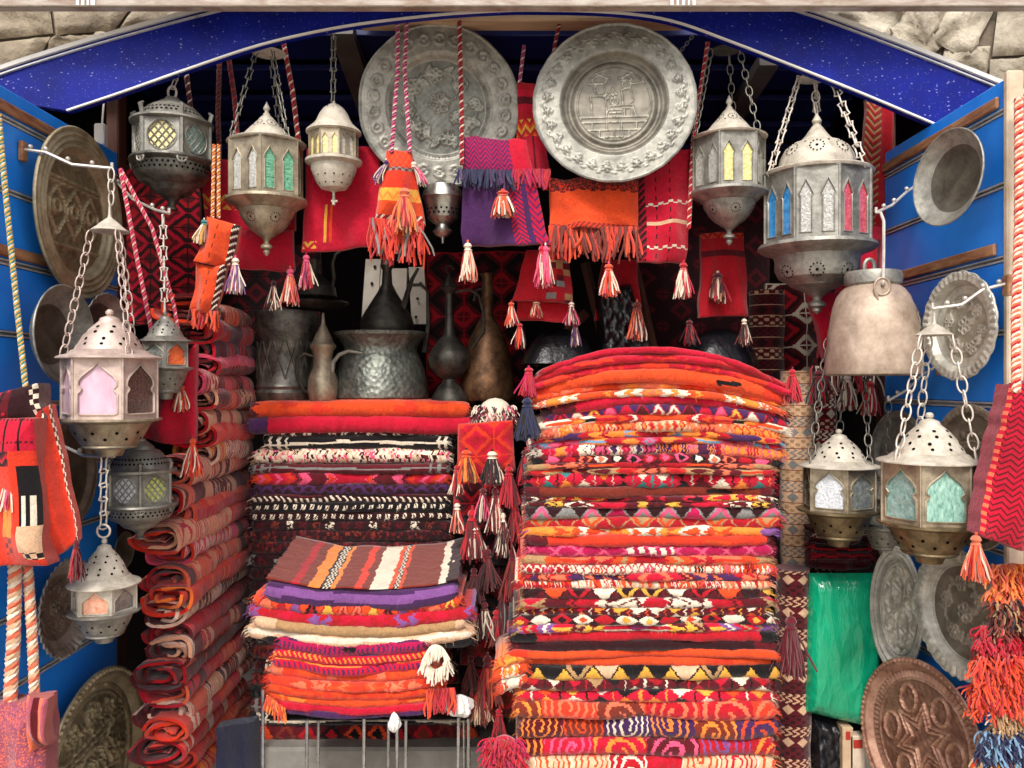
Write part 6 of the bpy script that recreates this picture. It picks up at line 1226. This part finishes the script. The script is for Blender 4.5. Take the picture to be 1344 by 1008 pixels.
m = MB(); c = P(1158, 376, 2.24 - .094); m.disc(c, (0, -1, 0), .02, 16); m.tube([c + Vector((math.cos(a) * .02, .0, math.sin(a) * .022)) for a in [2 * math.pi * k / 18 for k in range(18)]], .003, 6, closed=True); m.tube([c + Vector((-.018, .0, -.012)), c + Vector((-.01, .002, -.035)), c + Vector((.012, .004, -.04)), c + Vector((.03, .004, -.03))], .004, 6); m.build('handle_lug', M['copper_dull'], t)
MB().ball(c + Vector((0, -.004, .004)), .005, 6).build('rivet', M['pewter'], t)
MB().tube([c + Vector((0, -.004, .004)), P(1160, 330, 2.2), P(1160, 290, 2.23), P(1156, 279, 2.245), P(1150, 279, 2.25)], .0042, 7).build('wire_handle', M['wire'], t)
m = MB(); c2 = P(1141, 350, 2.3); m.tube([c2 + Vector((math.cos(a) * .014, 0, math.sin(a) * .02)) for a in [2 * math.pi * k / 12 for k in range(12)]], .006, 6, closed=True); m.build('rear_lug', M['pewter'], t)
# ================================================================ metalware on the back left pile
DM_ = 2.93; s = DM_ / F; zt0 = P(0, 528, 2.72).z + .003
def base(px, d=DM_): return Vector(((px - CX) / F * d, d, zt0))
def lathe_thing(name, label, cat, px, prof, mat, d=DM_, wob=None, n=40):
    s = d / F; o = base(px, d); t = thing(name, label, cat, o); k = (zt0 - P(0, 528, d).z); MB().lathe([(r * s, z * s) for r, z in prof], n, o, wob=wob).build('body', mat, t, ang=40); return t, o, s
def buck(a, z): return 1
t, o, s = lathe_thing('engraved_bucket', 'engraved dark tin bucket with leaf bands on the back left pile', 'bucket', 376, [(0, 0), (38, 0), (39, 3), (40, 10), (37.5, 14), (39, 18), (37.5, 22), (37, 80), (39, 84), (38, 90), (40, 96), (39, 102), (41, 112), (40, 116), (37, 114), (36, 20), (0, 8)], M['pewter_dark'])
m = MB()
for k in range(14):
    a0 = 2 * math.pi * k / 14
    for sg_ in (-1, 1): m.tube([o + Vector((math.cos(a0 + sg_ * q * .2 / 1) * 37.6 * s, math.sin(a0 + sg_ * q * .2) * 37.6 * s, (28 + q * 24 + (26 if 0 else 0)) * s)) for q in (0, .5, 1, 1.5, 2)], .0035, 5)
stuff(m.build('chased_leaves', M['pewter_dark'], t))
t, o, s = lathe_thing('lidded_dish', 'dark shallow dish lying on the engraved bucket', 'dish', 412, [(0, 118), (20, 118), (40, 122), (46, 127), (44, 129), (30, 124), (0, 122)], M['iron'])
t, o, s = lathe_thing('dark_jug', 'dark jug with a swan neck spout on the shallow dish', 'jug', 412, [(0, 128), (22, 129), (30, 136), (28, 148), (16, 158), (8, 166), (7, 178), (10, 184), (0, 184)], M['iron'])
MB().tube([o + Vector((x * s, -.02, z * s)) for x, z in ((24, 140), (28, 160), (26, 178), (30, 190), (40, 197), (52, 198))], [.008, .007, .006, .005, .005, .004], 8).build('spout', M['iron'], t)
t, o, s = lathe_thing('cauldron', 'round tinned copper cauldron on the back left pile', 'pot', 500, [(0, 0), (58, 0), (62, 4), (62, 14), (57, 40), (50, 58), (47, 64), (48, 70), (52, 76), (54, 80), (60, 84), (61, 88), (57, 89), (50, 80), (46, 64), (0, 30)], M['hammered'], 2.95, n=56)
t, o, s = lathe_thing('coffee_pot', 'small brass coffee pot with long curved spout before the bucket', 'coffee pot', 424, [(0, 0), (17, 0), (18, 3), (20, 14), (19, 28), (13, 44), (12, 56), (14, 66), (17, 70), (17, 73), (14, 76), (11, 84), (6, 94), (3, 100), (2, 114), (0, 116)], M['brass_pale'], 2.84)
MB().tube([o + Vector((x * s, -.01, z * s)) for x, z in ((12, 34), (14, 50), (22, 60), (34, 65), (46, 63), (56, 62))], [.009, .008, .007, .006, .005, .003], 8).build('spout', M['pewter'], t)
MB().tube([o + Vector((x * s, 0, z * s)) for x, z in ((-13, 58), (-24, 62), (-34, 54), (-34, 34), (-26, 14), (-17, 8))], .005, 7).build('handle', M['iron'], t)
t, o, s = lathe_thing('long_neck_jug', 'dark long necked jug with side spout standing in the cauldron', 'jug', 508, [(0, 86), (32, 86), (36, 96), (32, 110), (22, 126), (12, 142), (7, 152), (6, 170), (9, 176), (7, 184), (0, 190)], M['iron'], 2.97)
MB().tube([o + Vector((x * s, -.02, z * s)) for x, z in ((22, 118), (28, 140), (34, 158), (42, 172))], [.013, .010, .007, .005], 8).build('spout', M['iron'], t)
MB().tube([o + Vector((x * s, -.02, z * s)) for x, z in ((30, 150), (46, 150), (54, 142), (55, 100), (50, 62))], [.006, .006, .006, .008, .010], 8).build('handle', M['iron'], t)
t, o, s = lathe_thing('footed_ewer', 'dark footed ewer with globular body and pointed lid', 'ewer', 590, [(0, 0), (24, 0), (23, 6), (15, 18), (10, 24), (9, 28), (18, 34), (26, 44), (28, 54), (27, 60), (24, 66), (14, 80), (8, 86), (6, 100), (5, 140), (9, 144), (12, 148), (8, 156), (3, 164), (0, 166)], M['iron'], 2.84)
MB().tube([o + Vector((x * s, 0, z * s)) for x, z in ((8, 142), (26, 146), (38, 138), (44, 116), (44, 90), (30, 70))], .0045, 7).build('handle', M['iron'], t)
m = MB(); c = o + Vector((0, 0, 172 * s)); m.tube([c + Vector((math.cos(a) * .012, 0, math.sin(a) * .014)) for a in [2 * math.pi * k / 12 for k in range(10)]], .0025, 6); m.build('lid_ring', M['iron'], t)
t, o, s = lathe_thing('conical_jug', 'tall brown copper conical jug at the right end of the back pile', 'jug', 640, [(0, 0), (34, 0), (36, 4), (35, 26), (31, 54), (24, 80), (14, 100), (9, 108), (7, 118), (8, 122), (7, 128), (9, 132), (7, 138), (8, 144), (7, 160), (10, 166), (0, 168)], M['copper_brown'], 2.9)
MB().tube([o + Vector((x * s, -.01, z * s)) for x, z in ((8, 140), (0, 148), (-14, 144), (-18, 130))], .004, 7).build('handle', M['iron'], t)
# pale leather covered stand with rivets behind the jugs
t = thing('ivory_stand', 'pale riveted wooden stand behind the long necked jug', 'stand', P(515, 440, 3.12))
for k, q in enumerate((([(480, 340), (500, 340), (494, 425), (474, 425)]), ([(500, 352), (534, 352), (532, 400), (496, 400)]), ([(536, 350), (556, 350), (562, 425), (540, 425)]))):
    MB().prism([(P(x, y, 3.12).x, P(x, y, 3.12).z) for x, y in q], 3.12 + .004 * k, 3.16 + .004 * k).build('plank', M['ivory'], t, smooth=False)
for x, y in ((482, 416), (488, 372), (492, 350), (546, 416), (552, 372), (548, 392)): p = P(x, y, 3.115); MB().ball(p, .006, 6).build('rivet', M['iron'], t)
# dark wrapped instrument behind the tall pile
t = thing('black_wrapped_bundle', 'black plastic wrapped bundle behind the tall right pile', 'bundle', P(800, 470, 2.7)); pillow(t, [(780, 380), (826, 372), (862, 478), (786, 478)], 2.72, .10, M['black'], 9, .006)
t = thing('wooden_easel', 'dark pointed wooden easel leaning behind the tall right pile', 'easel', P(800, 470, 2.8))
for a, b in (((768, 345), (800, 480)), ((832, 345), (862, 480)), ((700, 478), (770, 410))):
    A_, B_ = P(*a, 2.82), P(*b, 2.78); MB().tube([A_, B_], .016, 4).build('rail', M['post_wood'], t, smooth=False)
for k, (x, y) in enumerate(((735, 470), (945, 470))):
    t = thing('leather_saddle', ('dark leather saddle hump behind the %s part of the tall right pile' % ('left', 'right')[k]), 'saddle', P(x, y, 2.66)); s = 2.66 / F
    MB().lathe([(0, 48 * s), (14 * s, 46 * s), (34 * s, 34 * s), (48 * s, 12 * s), (52 * s, 0), (0, -.004)], 30, P(x, 478, 2.7), wob=lambda a, z: 1 + .12 * math.sin(2 * a) + .06 * math.sin(5 * a)).build('seat', M['black'], t)
# electric switch and cable by the left post
t = thing('wall_switch', 'small white electric switch with cable beside the left door post', 'switch', P(134, 180, 2.58)); a, b = P(127, 201, 2.58), P(141, 164, 2.58); MB().bbox((a.x, 2.56, a.z), (b.x, 2.585, b.z), .004).build('housing', M['plastic_w'], t); a, b = P(130, 190, 2.56), P(138, 174, 2.56); MB().bbox((a.x, 2.555, a.z), (b.x, 2.5595, b.z), .002).build('rocker', M['white_trim'], t); MB().tube([P(134, 164, 2.57), P(136, 140, 2.57), P(138, 120, 2.58)], .003, 6).build('cable', M['plastic_w'], t)
